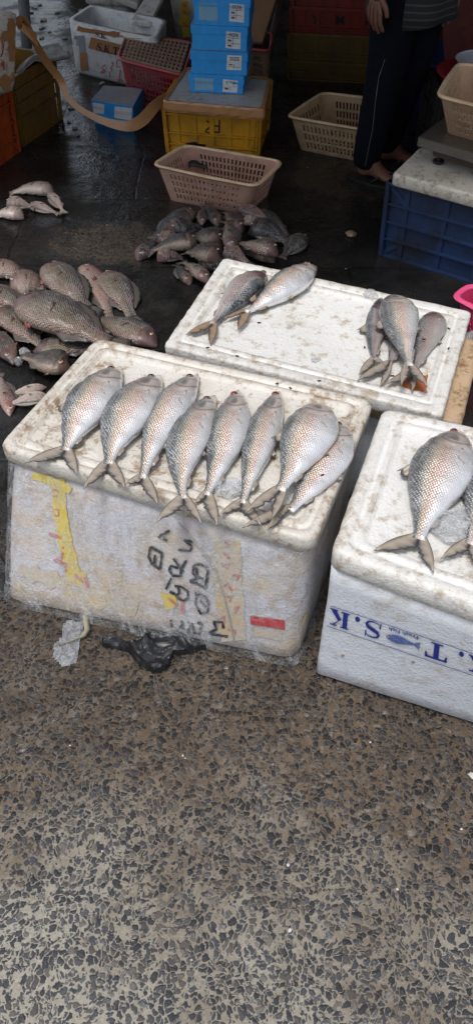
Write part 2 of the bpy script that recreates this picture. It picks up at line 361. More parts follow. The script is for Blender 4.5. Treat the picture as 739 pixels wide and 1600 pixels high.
# ------------------------------------------------------------------ ground
def ground_mat():
    mt, n, l, b = mat('market_floor'); k = N(mt); g = k.geo(); x, y, z = k.sep(g)
    wv = k.vmath('ADD', g, k.vmath('SCALE', k.noise(g, 75, 3, .6, out=1), .016))
    wv = k.vmath('ADD', wv, k.vmath('SCALE', k.noise(g, 9, 2, .5, out=1), .05))
    flat = k.vmath('MULTIPLY', wv, (1, 1, 0))
    d1 = k.vor(flat, 80, 'DISTANCE_TO_EDGE', 1)[0]; c1 = k.vor(flat, 80, 'F1', 1)[1]
    d2 = k.vor(flat, 140, 'DISTANCE_TO_EDGE', 1)[0]; c2 = k.vor(flat, 140, 'F1', 1)[1]
    r1 = k.sep(c1); r2 = k.sep(c2)
    wdt = k.math('ADD', .035, k.math('MULTIPLY', r1[1], .09))
    f1d = k.vor(flat, 80, 'F1', 1)[0]; f2d = k.vor(flat, 140, 'F1', 1)[0]
    p1 = k.math('MULTIPLY', k.math('MULTIPLY', k.math('GREATER_THAN', d1, wdt), k.math('LESS_THAN', f1d, .60)), k.math('LESS_THAN', r1[0], .88))
    p2 = k.math('MULTIPLY', k.math('GREATER_THAN', d2, .10), k.math('MULTIPLY', k.math('LESS_THAN', f2d, .5), k.math('LESS_THAN', r2[0], .72)))
    gone = k.ramp(k.noise(g, 7, 5, .7), [(.62, 1.0), (.68, .0)])
    p1 = k.math('MULTIPLY', p1, k.math('GREATER_THAN', gone, .5)); peb = k.math('MAXIMUM', p1, p2)
    peb = k.math('MAXIMUM', p1, k.math('MULTIPLY', p2, k.math('LESS_THAN', k.math('ADD', d1, k.math('MULTIPLY', p1, 1.0)), 2)))
    hue = k.mix(p1, c2, c1); hr = k.sep(hue)
    pc = k.ramp(hr[2], [(.0, (.012, .012, .013)), (.45, (.026, .026, .029)), (.72, (.045, .047, .055)), (.9, (.075, .058, .045)), (1.0, (.17, .15, .125))])
    damp = k.ramp(k.math('ADD', k.noise(g, 3.2, 5, .7), k.math('MULTIPLY', k.math('SUBTRACT', y, .55), .35)), [(.50, 0.0), (.68, .6)])
    big = k.noise(g, 2.2, 5, .65); big2 = k.noise(k.vmath('ADD', g, (5, 3, 0)), 5, 5, .7)
    # dry pale cement towards the near side of the pavement, damp brown by the boxes
    near = k.math('ADD', k.math('MULTIPLY', k.math('SUBTRACT', .80, y), 1.35), k.math('MULTIPLY', k.math('SUBTRACT', big, .5), 2.4))
    near = k.math('ADD', near, k.math('MULTIPLY', x, -.55))
    dry = k.ramp(near, [(.1, 0.0), (.85, 1.0)])
    mc = k.mix(dry, (.135, .094, .058), (.36, .33, .27))
    mc = k.mix(k.ramp(big2, [(.52, 0.0), (.72, .75)]), mc, (.10, .062, .035))
    mc = k.mix(k.ramp(k.noise(g, 160, 3, .6), [(.3, .3), (.7, 0.0)]), mc, (.04, .03, .02))
    pc = k.mix(k.math('MULTIPLY', dry, .30), pc, (.12, .125, .14))
    pc = k.mix(k.ramp(big2, [(.55, 0.0), (.75, .5)]), pc, (.07, .045, .03))
    c = k.mix(peb, mc, pc)
    c = k.mix(damp, c, k.mix(.62, c, (.02, .014, .010)))
    # black wet slime over the back floor, with a bare patch near the small fish
    px_, py_ = -.52, 2.92
    dx = k.math('SUBTRACT', x, px_); dy = k.math('SUBTRACT', y, py_)
    rr = k.math('SQRT', k.math('ADD', k.math('MULTIPLY', dx, k.math('MULTIPLY', dx, 5.5)), k.math('MULTIPLY', dy, k.math('MULTIPLY', dy, 11))))
    edge = k.noise(g, 9, 6, .7)
    bare = k.ramp(k.math('ADD', rr, k.math('MULTIPLY', k.math('SUBTRACT', edge, .5), 1.6)), [(.42, .75), (.62, 0.0)])
    sl = k.ramp(k.math('ADD', k.math('ADD', y, k.math('MULTIPLY', x, .1)), k.math('MULTIPLY', k.math('SUBTRACT', edge, .5), .5)), [(1.18/8, 0.0), (1.55/8, 1.0)])
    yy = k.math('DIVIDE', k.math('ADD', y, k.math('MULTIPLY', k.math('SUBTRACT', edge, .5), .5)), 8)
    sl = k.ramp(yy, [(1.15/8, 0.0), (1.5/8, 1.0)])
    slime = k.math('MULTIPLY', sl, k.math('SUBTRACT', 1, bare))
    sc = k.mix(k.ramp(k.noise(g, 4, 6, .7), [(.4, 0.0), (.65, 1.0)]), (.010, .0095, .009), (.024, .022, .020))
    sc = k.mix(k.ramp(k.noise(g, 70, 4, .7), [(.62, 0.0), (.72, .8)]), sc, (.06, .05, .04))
    # joints between the old floor slabs
    br = n.new('ShaderNodeTexBrick'); k.put(br.inputs['Vector'], k.vmath('ADD', k.vmath('MULTIPLY', g, (1, 1, 0)), k.vmath('SCALE', k.noise(g, 6, 3, .6, out=1), .03)))
    br.inputs['Scale'].default_value = 1; br.inputs['Brick Width'].default_value = .9; br.inputs['Row Height'].default_value = .55
    br.inputs['Mortar Size'].default_value = .008; br.inputs['Mortar Smooth'].default_value = .6
    joint = k.math('MULTIPLY', br.outputs['Fac'], sl)
    sc = k.mix(k.math('MULTIPLY', joint, .6), sc, (.004, .004, .004))
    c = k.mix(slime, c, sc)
    k.put(b.inputs['Base Color'], c)
    wet = k.noise(g, 3.5, 5, .7)
    rp = k.mix(peb, .7, k.mix(k.ramp(hr[0], [(.1, 0.0), (.5, 1.0)]), .22, .6))
    rs = k.ramp(wet, [(.42, .04), (.50, .16), (.60, .5)])
    k.put(b.inputs['Roughness'], k.mix(slime, rp, rs))
    k.put(b.inputs['Specular IOR Level'], k.mix(slime, k.mix(k.math('GREATER_THAN', hr[1], .8), .35, .9), k.ramp(wet, [(.42, 1.0), (.56, .5)])))
    dome = k.math('MULTIPLY', p1, k.math('MINIMUM', k.math('MULTIPLY', d1, 3), 1)); 
    h = k.math('ADD', k.math('MULTIPLY', peb, .5), dome)
    h = k.math('ADD', h, k.math('MULTIPLY', k.noise(g, 170, 3, .65), .9))
    hs_ = k.math('ADD', k.math('MULTIPLY', k.noise(g, 22, 6, .7), k.ramp(wet, [(.40, .5), (.6, 1.8)])), k.math('MULTIPLY', joint, -.35))
    k.put(b.inputs['Normal'], k.bump(k.mix(slime, h, hs_), .6, .005))
    return mt
mb = MB(); mb.add([(-30, -12, 0), (30, -12, 0), (30, 60, 0), (-30, 60, 0)], [(0, 1, 2, 3)])
tag(mb.build('ground', ground_mat()), kind='structure')

# ------------------------------------------------------------------ unseen awning and walls, shaped and added to darken the back of the stall
TARP = simple('tarp', (.05, .055, .06), .7, .4, bump=.2)
WALLM = simple('old_plaster', (.10, .09, .08), .8, .6, (.03, .025, .02), 3)
aw = thing('unseen_shade_awning', 'unseen tarpaulin awning shaped to shade the back of the fish stall', 'awning', (1.2, 4.2, 0))
mb = MB(); nx, ny = 18, 10; vs = []; fs = []
for j in range(ny+1):
    for i in range(nx+1):
        x = -2.0+i*6.4/nx; y0_ = 2.75 if x < -.6 else 2.2; y = y0_+j*(7.05-y0_)/ny
        vs.append((x, y, 2.02+.12*(j/ny)*4-.06*math.sin(math.pi*((i*3) % nx)/nx)+.04*noise.noise(Vector((x*2, y*2, 0)))))
for j in range(ny):
    for i in range(nx): a = j*(nx+1)+i; fs.append((a, a+1, a+nx+2, a+nx+1))
mb.add(vs, fs); mb.build('tarpaulin', TARP, aw, True, solid=.006)
for x, y, h in ((-1.95, 2.8, 2.02), (4.3, 2.3, 2.02), (4.3, 6.9, 2.45)):
    mb = MB(); mb.tube([(x, y, 0), (x, y, h)], .03, 10); mb.build('pole', STEEL, aw, True)
mb = MB(); mb.box((1.9, 7.2, 1.4), (6.6, .2, 2.8)); tag(mb.build('added_back_wall', WALLM, origin=(1.9, 7.2, 0)), 'unseen plaster wall added behind the stall to darken it', 'wall', kind='structure')  # out of view, added to keep the back dark
mb = MB(); mb.box((3.2, 4.85, 1.4), (.2, 4.5, 2.8)); tag(mb.build('added_side_wall', WALLM, origin=(3.2, 4.85, 0)), 'unseen plaster side wall added to darken the stall', 'wall', kind='structure')  # out of view, added to cut light from the right

# ------------------------------------------------------------------ decals: prints, tape and pen marks laid on a surface
def bvh_of(*objs):
    vs = []; fs = []
    for o in objs:
        bpy.context.view_layer.update(); M = o.matrix_world; n = len(vs)
        vs += [M @ v.co for v in o.data.vertices]; fs += [[i+n for i in p.vertices] for p in o.data.polygons]
    return BVHTree.FromPolygons(vs, fs)
def cast(bv, px, py, off):
    d = ray(px, py).normalized(); h = bv.ray_cast(CAM, d)
    if h[0] is None: return None
    nn = h[1] if h[1].dot(d) < 0 else -h[1]
    return h[0]+nn*off
def plane_of(bv, pts):
    """fit plane hit by the middle of pts, so that thin marks stay flat"""
    return None
def mark_strip(mb, bv, line, wpx, off=.0025, mi=0, rag=0, step=7):
    """a strip wpx wide (photo pixels) that follows a line over the surface"""
    P = [Vector(p) for p in line]; pts = []
    for a, b in zip(P, P[1:]):
        n = max(1, int((b-a).length/step))
        pts += [a.lerp(b, i/n) for i in range(n)]
    pts.append(P[-1]); L = []; R = []
    for i, p in enumerate(pts):
        t = (pts[min(i+1, len(pts)-1)]-pts[max(i-1, 0)]).normalized(); nn = Vector((-t.y, t.x))
        w = wpx*(1+rag*(random.random()-.5)*2)/2
        a = cast(bv, *(p+nn*w), off); b = cast(bv, *(p-nn*w), off)
        if a is None or b is None or (a-b).length > wpx*.006: continue
        L.append(a); R.append(b)
    if len(L) > 1: mb.rings([L, R], closed=False, mi=mi)
def mark_patch(mb, bv, quad, off=.0025, n=4, mi=0, rag=0):
    Q = [Vector(p) for p in quad]; g = []
    for j in range(n+1):
        for i in range(n+1):
            u, v = i/n, j/n; p = Q[0].lerp(Q[1], u).lerp(Q[3].lerp(Q[2], u), v)
            p = p+Vector((random.uniform(-rag, rag), random.uniform(-rag, rag)))
            g.append(cast(bv, p.x, p.y, off))
    if any(q is None for q in g): return
    mb.add(g, [(j*(n+1)+i, j*(n+1)+i+1, (j+1)*(n+1)+i+1, (j+1)*(n+1)+i) for j in range(n) for i in range(n)], mi)
def text_polys(s, bold=0):
    cu = bpy.data.curves.new('t', 'FONT'); cu.body = s; cu.offset = bold; cu.resolution_u = 3
    o = bpy.data.objects.new('t', cu); COL.objects.link(o); bpy.context.view_layer.update()
    me = bpy.data.meshes.new_from_object(o.evaluated_get(bpy.context.evaluated_depsgraph_get()))
    v = [(p.co.x, p.co.y) for p in me.vertices]; f = [list(p.vertices) for p in me.polygons]
    bpy.data.objects.remove(o); bpy.data.meshes.remove(me); bpy.data.curves.remove(cu)
    w = max(x for x, y in v)
    return v, f, w
def mark_text(mb, bv, s, org, ex, ey, off=.003, bold=.01, mi=0):
    """ex = pixel vector of the whole text width, ey = pixel vector of the capital height"""
    v, f, w = text_polys(s, bold); org, ex, ey = Vector(org), Vector(ex), Vector(ey)
    pts = [cast(bv, *(org+ex*(x/w)+ey*(y/.7)), off) for x, y in v]
    f = [p for p in f if all(pts[i] is not None for i in p)]
    pts = [p if p is not None else Vector((0, 0, -1)) for p in pts]
    mb.add(pts, f, mi)
def mark_polys(mb, bv, polys, org, ex, ey, off=.003, mi=0):
    org, ex, ey = Vector(org), Vector(ex), Vector(ey)
    for p in polys:
        pts = [cast(bv, *(org+ex*x+ey*y), off) for x, y in p]
        if all(q is not None for q in pts): mb.add(pts, [tuple(range(len(pts)))], mi)
SERIF = {   # heavy slab-serif letters in a 1 x 1 box, cut into convex pieces
 'T': [[(.38, .08), (.62, .08), (.62, .92), (.38, .92)], [(.22, 0), (.78, 0), (.78, .08), (.22, .08)], [(0, .9), (1, .9), (1, 1), (0, 1)], [(0, .66), (.06, .66), (.13, .9), (0, .9)], [(.94, .66), (1, .66), (1, .9), (.87, .9)]],
 'K': [[(.10, .07), (.34, .07), (.34, .93), (.10, .93)], [(0, 0), (.45, 0), (.45, .07), (0, .07)], [(0, .93), (.45, .93), (.45, 1), (0, 1)], [(.34, .36), (.43, .48), (.86, .93), (.76, .93)], [(.40, .52), (.56, .66), (1.0, .05), (.70, .05)], [(.62, 0), (1.05, 0), (1.05, .07), (.62, .07)], [(.64, .93), (.98, .93), (.98, 1), (.64, 1)]],
 '.': [[(.5+.5*math.cos(a*math.pi/5), .5+.5*math.sin(a*math.pi/5)) for a in range(10)]],
}
def s_polys():
    ctr = [(.86, .80), (.74, .93), (.50, .965), (.26, .90), (.16, .75), (.26, .60), (.52, .50), (.78, .39), (.86, .24), (.74, .09), (.48, .035), (.24, .08), (.12, .22)]
    wd = [.03, .05, .07, .10, .15, .20, .22, .20, .15, .10, .07, .05, .03]; out = []; L = []; R = []
    for i, (x, y) in enumerate(ctr):
        a = Vector(ctr[max(i-1, 0)]); b = Vector(ctr[min(i+1, len(ctr)-1)]); t = (b-a).normalized(); nn = Vector((-t.y, t.x))*wd[i]/2
        L.append((x+nn.x, y+nn.y)); R.append((x-nn.x, y-nn.y))
    for i in range(len(ctr)-1): out.append([L[i], R[i], R[i+1], L[i+1]])
    out += [[(.82, .66), (.90, .66), (.90, 1), (.84, 1)], [(.06, 0), (.12, 0), (.16, .34), (.08, .34)]]
    return out
SERIF['S'] = s_polys()

# ------------------------------------------------------------------ foam boxes and lids
def lid_rings(mb, quad, ztop, thick, prof, rad=.03, jit=.0008, ns=26, under=.02, seed=0):
    rs = [rquad(quad, under, rad, ztop-thick, ns, 5, jit, seed), rquad(quad, .004, rad, ztop-thick, ns, 5, jit, seed), rquad(quad, 0, rad, ztop-thick+.005, ns, 5, jit, seed)]
    for ins, dz in prof:
        rs.append(rquad(quad, ins, max(rad-ins*.25, .012), ztop+dz, ns, 5, jit*(1 if ins < .02 else .4), seed))
    mb.rings(rs, True, True)
PROF = [(0, -.022), (0, -.008), (.003, -.002), (.009, 0), (.020, 0), (.0225, -.006), (.031, -.006), (.0335, .0), (.044, 0), (.0475, -.008), (.051, -.009), (.056, -.009)]
def foam_body(mb, top, bot, ztop, rad=.035, ins=.014, bulge=.0, ns=14, jit=.0012, rows=7, rb=.02):
    rs = []
    for r in range(rows+1):
        t = r/rows; q = [Vector(a).lerp(Vector(b), t) for a, b in zip(bot, top)]
        rs.append(rquad(q, ins*t-bulge*math.sin(math.pi*t) + (rb*.6 if r == 0 else 0), rad, .0+ztop*t if r else 0.0, ns, 5, jit))
    rs.insert(1, rquad([Vector(b) for b in bot], 0, rad, rb*.7, ns, 5, jit))
    mb.rings(rs, True, True)

ZF, ZR, ZB = .42, .44, .40
# front box
fq = q4([(-5, 697), (151, 526), (585, 624), (492, 848)], ZF)
fb = [at(8, 938), Vector((fq[1].x-.0, fq[1].y-.01, 0)), Vector((fq[2].x-.03, fq[2].y-.03, 0)), at(463, 1036)]
ctr = sum((Vector((p.x, p.y, 0)) for p in fq), Vector())/4
fbox = thing('foam_box', 'large foam box wrapped in cling film, carrying the row of eight silver fish', 'foam box', ctr)
mb = MB(); foam_body(mb, [Vector((p.x, p.y, 0)) for p in fq], fb, ZF-.04, .045, .014, .004)
WR = foam_mat('foam_wrapped', (.62, .63, .69), (.42, .30, .18), .55, .35, 6, .47)
k = N(WR); bsd = WR.node_tree.nodes['Principled BSDF']; src = bsd.inputs['Base Color'].links[0].from_socket; g = k.geo()
stv = k.noise(k.vmath('MULTIPLY', g, (1, 1, .16)), 34, 5, .7); stn = k.noise(k.vmath('MULTIPLY', g, (1, 1, 1.6)), 5.5, 4, .6)
c_ = k.mix(k.math('MULTIPLY', k.ramp(stn, [(.43, 0.0), (.64, 1.0)]), .58), src, (.64, .46, .22))
c_ = k.mix(k.math('MULTIPLY', k.ramp(stv, [(.50, 0.0), (.70, 1.0)]), .55), c_, (.36, .30, .26))
c_ = k.mix(k.math('MULTIPLY', k.ramp(k.noise(k.vmath('MULTIPLY', g, (1, 1, .3)), 15, 5, .7), [(.56, 0.0), (.70, 1.0)]), .45), c_, (.50, .38, .44))
k.put(bsd.inputs['Base Color'], c_)
fbody = mb.build('box_body', WR, fbox, True)
mb = MB(); lid_rings(mb, fq, ZF, .045, PROF, .035, seed=1); mb.build('lid', FOAM, fbox, True)
bv = bvh_of(fbody)
def part_marks(name, mats, parent, fn):
    mb = MB(); fn(mb); return mb.build(name, mats, parent) if mb.v else None
def f(mb):
    mark_strip(mb, bv, [(92, 748), (95, 800), (104, 850), (118, 905)], 22, rag=.12)
part_marks('yellow_tape', YTAPE, fbox, f)
def f(mb):
    mark_strip(mb, bv, [(52, 742), (80, 750), (112, 766)], 13, .003, rag=.1)
part_marks('tape_scrap', YTAPE, fbox, f)
part_marks('tape_scrap', YTAPE, fbox, lambda mb: mark_patch(mb, bv, [(118, 888), (135, 894), (138, 912), (118, 912)], .003, 3, 0, 1))
for ln, wd_, rg_ in (([(10, 800), (14, 850), (24, 900)], 14, .3), ([(30, 890), (70, 900), (120, 920), (170, 938), (215, 951)], 26, .45), ([(356, 845), (356, 900), (362, 960), (366, 1000)], 42, .12), ([(398, 985), (420, 990), (440, 993)], 16, .2)):
    part_marks('faded_tape', YTAPE2, fbox, lambda mb: mark_strip(mb, bv, ln, wd_, rag=rg_))
def f(mb): mark_patch(mb, bv, [(252, 925), (276, 930), (280, 944), (262, 952)], .0035, 3, 0, 1.5)
part_marks('yellow_sticker', YTAPE, fbox, f)
def f(mb):
    mark_patch(mb, bv, [(391, 961), (445, 968), (445, 983), (392, 974)], .003, 8)
part_marks('red_label', None or RTAPE, fbox, f)
def f(mb):
    for x, y in ((88, 770), (90, 800)): mark_strip(mb, bv, [(x-3, y-6), (x+4, y-4), (x+3, y+5), (x-3, y+4)], 2, .004, step=4)
    mark_strip(mb, bv, [(78, 833), (97, 839)], 4.5, .004); mark_strip(mb, bv, [(99, 853), (100, 856)], 4, .004)
    mark_strip(mb, bv, [(100, 862), (98, 870), (86, 874), (104, 880), (104, 892)], 4, .004, step=4)
    mark_strip(mb, bv, [(118, 896), (131, 908)], 4.5, .004); mark_strip(mb, bv, [(134, 900), (139, 918)], 4.5, .004)
    mark_strip(mb, bv, [(264, 932), (278, 944)], 4, .005); mark_strip(mb, bv, [(285, 935), (288, 957)], 5, .004)
    for k in range(9):
        x, y = 352+random.uniform(-8, 16), 846+k*17
        mark_strip(mb, bv, [(x, y), (x+random.uniform(5, 14), y+random.uniform(-4, 4)), (x+random.uniform(0, 16), y+8)], 3, .004, step=4)
part_marks('red_print', PRINTR, fbox, f)
Z7 = lambda pts: [(220+x/3.695, 800+y/3.695) for x, y in pts]
strokes = [
 [(172, 100), (108, 138), (158, 160)],
 [(62, 195), (128, 232), (115, 325)], [(62, 195), (50, 250), (68, 292), (115, 325)], [(88, 240), (82, 300)],
 [(315, 162), (252, 160), (298, 190), (292, 218), (220, 212)],
 [(192, 262), (225, 305), (250, 340)], [(268, 272), (235, 325), (235, 365), (190, 360), (168, 330), (180, 305), (222, 318)],
 [(310, 300), (350, 295), (392, 318), (378, 435)], [(310, 300), (305, 345), (328, 375), (285, 395)], [(285, 395), (325, 405), (378, 435)], [(326, 318), (330, 360), (365, 385)],
 [(182, 375), (148, 440)], [(170, 452), (205, 470)], [(222, 420), (225, 460), (205, 480), (250, 505), (278, 490), (275, 450), (240, 425), (200, 420)],
 [(325, 455), (322, 530), (350, 580), (390, 570), (395, 520), (375, 480), (330, 470)], [(345, 500), (380, 540)],
 [(180, 615), (182, 665)], [(205, 685), (245, 645), (238, 620)], [(240, 620), (245, 670), (275, 690), (290, 650), (275, 625)], [(300, 635), (310, 690), (340, 695), (358, 640), (330, 630)],
 [(395, 690), (440, 670), (425, 625), (475, 630), (480, 665)], [(392, 695), (505, 712)],
]
def f(mb):
    for s_ in strokes: mark_strip(mb, bv, Z7(s_), 4.0, .0045, rag=.25, step=3)
part_marks('pen_writing', INK, fbox, f)
def f(mb):
    for y in (0, 1.2): pass
    line = [(282, 815), (300, 838), (320, 862), (338, 888), (350, 925), (360, 965), (366, 998)]
    pts = [cast(bv, x, y, .006) for x, y in line]; mb.tube([p for p in pts if p], .0022, 6)
part_marks('string', simple('string', (.42, .38, .32), .8, .2), fbox, f)
def f(mb):
    bt = bvh_of(fbody)
    mark_strip(mb, bt, [(503, 900), (492, 925), (480, 950), (470, 975)], 3.5, .003, rag=.1)
part_marks('side_tape', YTAPE, fbox, f)
# loose cling film round the body
mb = MB(); rs = []
for r in range(15):
    t = r/14; q = [Vector(a).lerp(Vector((b.x, b.y, 0)), t) for a, b in zip(fb, fq)]
    ring = rquad(q, .010*t-.010, .05, .004+(ZF-.05)*t, 40, 6)
    cc = sum(ring, Vector())/len(ring); out = []
    for p in ring:
        w = noise.noise(Vector((p.x*14, p.y*14, p.z*5)))*.006 + noise.noise(Vector((p.x*45+p.z*30, p.y*45, p.z*12)))*.003
        if r < 2: w += (2-r)*.003*(1+noise.noise(p*20))
        dd = (p-cc); dd.z = 0; out.append(p+dd.normalized()*(w+.001))
    rs.append(out)
mb.rings(rs); mb.build('cling_film', FILM, fbox, True)

# right box
rq0 = q4([(516, 862), (599, 634)], ZR); dirf = (at(739, 945, ZR)-rq0[0]).normalized(); dirb = (at(739, 664, ZR)-rq0[1]).normalized()
rq = [rq0[0], rq0[1], rq0[1]+dirb*.66, rq0[0]+dirf*.66]
b0 = at(491, 1056); dg = (at(739, 1134)-b0).normalized()
rb = [b0, Vector((rq[1].x-.0, rq[1].y-.02, 0)), Vector((rq[2].x-.02, rq[2].y-.02, 0)), b0+dg*.64]
ctr = sum((Vector((p.x, p.y, 0)) for p in rq), Vector())/4
rbox = thing('foam_box', 'clean white foam box with blue lettered tape, two silver fish on its lid', 'foam box', ctr)
mb = MB(); foam_body(mb, [Vector((p.x, p.y, 0)) for p in rq], rb, ZR-.05, .012, .004, -.001, 20)
rbody = mb.build('box_body', FOAM3, rbox, True)

mb = MB(); lid_rings(mb, rq, ZR, .055, [(0, -.03), (0, -.012), (.004, -.004), (.012, 0), (.028, .0), (.032, -.004), (.038, -.004), (.042, 0), (.052, 0), (.058, -.007), (.062, -.008)], .03, .0012, seed=5)
mb.build('lid', FOAM2, rbox, True)
bv = bvh_of(rbody)
# tape edges run along the box: upper from (509,940), lower from (505,978)
def tp(x, v): return Vector((x, 940+(x-508)*.335+v*(37.5+(x-508)*.004)))
def f(mb): mark_patch(mb, bv, [tp(509, 0), tp(738, 0), tp(738, 1), tp(505, 1)], .0022, 12)
part_marks('printed_tape', WTAPE, rbox, f)
pt = rbox.children[-1]
def f(mb):
    for v in (.06, .95): mark_strip(mb, bv, [tp(510, v), tp(600, v), tp(738, v)], .8, .003)
    up = Vector((-.10, 1)).normalized()
    def L(ch, xr, v0, w, h):          # letters stand on their heads: x runs left, y runs down the box
        o = tp(xr, v0); ex = Vector((-1, -.335)).normalized()*w; ey = Vector((-.10, 1)).normalized()*h
        mark_polys(mb, bv, SERIF[ch], o, ex, ey)
    L('K', 547, .14, 31, 25); L('.', 563, .13, 8, 8); L('S', 598, .10, 30, 26)
    L('T', 700, .14, 36, 25); L('.', 725, .13, 8, 8); L('K', 765, .14, 33, 25)
    mark_text(mb, bv, 'Fresh Fish', tp(654, .10), (-46, -15), (-.5, 5.5), .003, .012)
    # little fish emblem
    o = tp(602, .62); e = Vector((1, .30)).normalized(); nn = Vector((-e.y, e.x))
    up_ = [(0, 0), (5, 3.5), (12, 6), (22, 6.5), (32, 4.5), (42, 1.8), (47, 1.5), (56, 6)]; dn_ = [(0, 0), (5, -3.5), (12, -5.5), (22, -6), (32, -4), (42, -1.6), (47, -1.5), (54, -6)]
    for i in range(len(up_)-1):
        pl = [cast(bv, *(o+e*a+nn*b-nn*3), .003) for a, b in (up_[i], dn_[i], dn_[i+1], up_[i+1])]
        if i == 0: continue
        if all(pl): mb.add(pl, [(0, 1, 2, 3)], 1)
    mark_strip(mb, bv, [o-nn*3+e*1, o+e*5-nn*6], 1, .0035); mark_strip(mb, bv, [o-nn*3+e*1, o+e*5], 1, .0035)
BLUEINK2 = simple('blue_halftone', (.06, .10, .34), .4, .6, (.3, .36, .6), 180, bump=0, thr=(.4, .6))
mbm = MB(); f(mbm); mbm.build('lettering', [BLUEINK, BLUEINK2], pt)
pt2 = pt.children[-1]; pt2.parent = pt
mb = MB()
for p, r in (((645, 1033), 3), ((535, 1023), 3.5)):
    c_ = cast(bv, *p, .001)
    if c_: mb.tube([c_, c_+Vector((0, -.002, 0))], .004, 8)
mb.build('dent', simple('dent', (.35, .28, .2), .8, .4), rbox)
mb = MB(); mark_strip(mb, bv, [(560, 896), (600, 918), (650, 934), (739, 966)], 9, .004, rag=.5, step=5); mb.build('film_scrap', FILM, rbox, True)

# back lid on a stained box
bq = q4([(256, 539), (349, 402), (736, 486), (691, 650)], ZB)
lidt = thing('foam_slab', 'broad white foam lid lying across stacked boxes with six silver fish on it', 'foam lid', sum(bq, Vector())/4-Vector((0, 0, .04)))
mb = MB(); lid_rings(mb, bq, ZB, .04, [(0, -.02), (0, -.006), (.002, -.001), (.007, 0), (.030, 0), (.033, -.004), (.037, -.004), (.040, 0), (.052, 0), (.056, -.008), (.060, -.009)], .008, .0022, seed=9)
mb.build('panel', FOAM2, lidt, True)
bp = bvh_of(lidt.children[0])
mb = MB(); mark_patch(mb, bp, [(640, 590), (667, 586), (666, 615), (622, 604)], .0012, 8, 0, 1.6); mb.build('blood_puddle', simple('blood', (.45, .15, .06), .12, .4, (.45, .2, .1), 40, coat=.8, bump=.02), lidt)
sq = [Vector((p.x, p.y, 0)) for p in bq]
ex = (sq[3]-sq[0]).normalized(); ey = (sq[1]-sq[0]).normalized()
ubot = [at(300, 560, .36), at(395, 430, .36), at(752, 532, .36), at(722, 662, .36)]
ub0 = [Vector((p.x, p.y, 0)) for p in ubot]
ub = thing('foam_box', 'brown stained foam box jutting out from under the broad white lid', 'foam box', sum(ub0, Vector())/4)
mb = MB(); foam_body(mb, ub0, [p for p in ub0], .31, .02, .012); mb.build('box_body', FOAM3, ub, True)
mb = MB(); lid_rings(mb, ubot, ZB-.042, .05, PROF[:4]+[(.02, 0), (.03, 0)], .02, .0015, seed=3); mb.build('lid', FOAM_ST, ub, True)

# ------------------------------------------------------------------ fish
HIL_UP = [(0, .05), (.03, .22), (.08, .40), (.15, .61), (.24, .83), (.34, .97), (.42, 1.0), (.55, .89), (.70, .60), (.82, .35), (.92, .205), (1, .20)]
HIL_DN = [(0, .05), (.03, .24), (.08, .42), (.15, .66), (.24, .88), (.34, 1.02), (.42, 1.0), (.55, .84), (.70, .55), (.82, .32), (.92, .205), (1, .20)]
TIL_UP = [(0, .08), (.04, .30), (.10, .60), (.18, .86), (.28, 1.02), (.40, 1.05), (.55, .95), (.70, .72), (.82, .48), (.92, .36), (1, .36)]
TIL_DN = [(0, .08), (.04, .30), (.10, .55), (.18, .78), (.28, .93), (.40, .97), (.55, .88), (.70, .64), (.82, .40), (.92, .33), (1, .34)]
SLM_UP = [(0, .10), (.04, .42), (.10, .72), (.18, .95), (.28, 1.02), (.40, 1.0), (.55, .86), (.70, .66), (.82, .46), (.92, .34), (1, .32)]
SLM_DN = [(0, .10), (.04, .45), (.10, .75), (.18, .92), (.28, 1.0), (.40, 1.0), (.55, .82), (.70, .58), (.82, .40), (.92, .30), (1, .30)]
def interp(tab, u):
    for (a, x), (b, y) in zip(tab, tab[1:]):
        if u <= b:
            t = (u-a)/(b-a); t = t*t*(3-2*t)*.5+t*.5; return x+(y-x)*t
    return tab[-1][1]
def add_uv(o, norm, metric=None):
    me = o.data; a = me.uv_layers.new(name='norm'); b = me.uv_layers.new(name='metric')
    for lp in me.loops:
        a.data[lp.index].uv = norm[lp.vertex_index]
        b.data[lp.index].uv = metric[lp.vertex_index] if metric else norm[lp.vertex_index]
def fin_blade(name, parent, root, tip_edge, mt, off, th=.0016):
    """root: points along the base; tip_edge: matching points along the free edge"""
    n = len(root); vs = []; uv = []; K = 4
    for i in range(n):
        for k in range(K+1):
            vs.append(root[i].lerp(tip_edge[i], k/K)-off); uv.append((i/(n-1), k/K))
    fs = [(i*(K+1)+k, i*(K+1)+k+1, (i+1)*(K+1)+k+1, (i+1)*(K+1)+k) for i in range(n-1) for k in range(K)]
    me = bpy.data.meshes.new(name); me.from_pydata(vs, [], fs); me.materials.append(mt); me.update()
    for p in me.polygons: p.use_smooth = True
    o = bpy.data.objects.new(name, me); COL.objects.link(o); o.parent = parent; add_uv(o, uv)
    s_ = o.modifiers.new('s', 'SOLIDIFY'); s_.thickness = th; s_.offset = 0
    return o
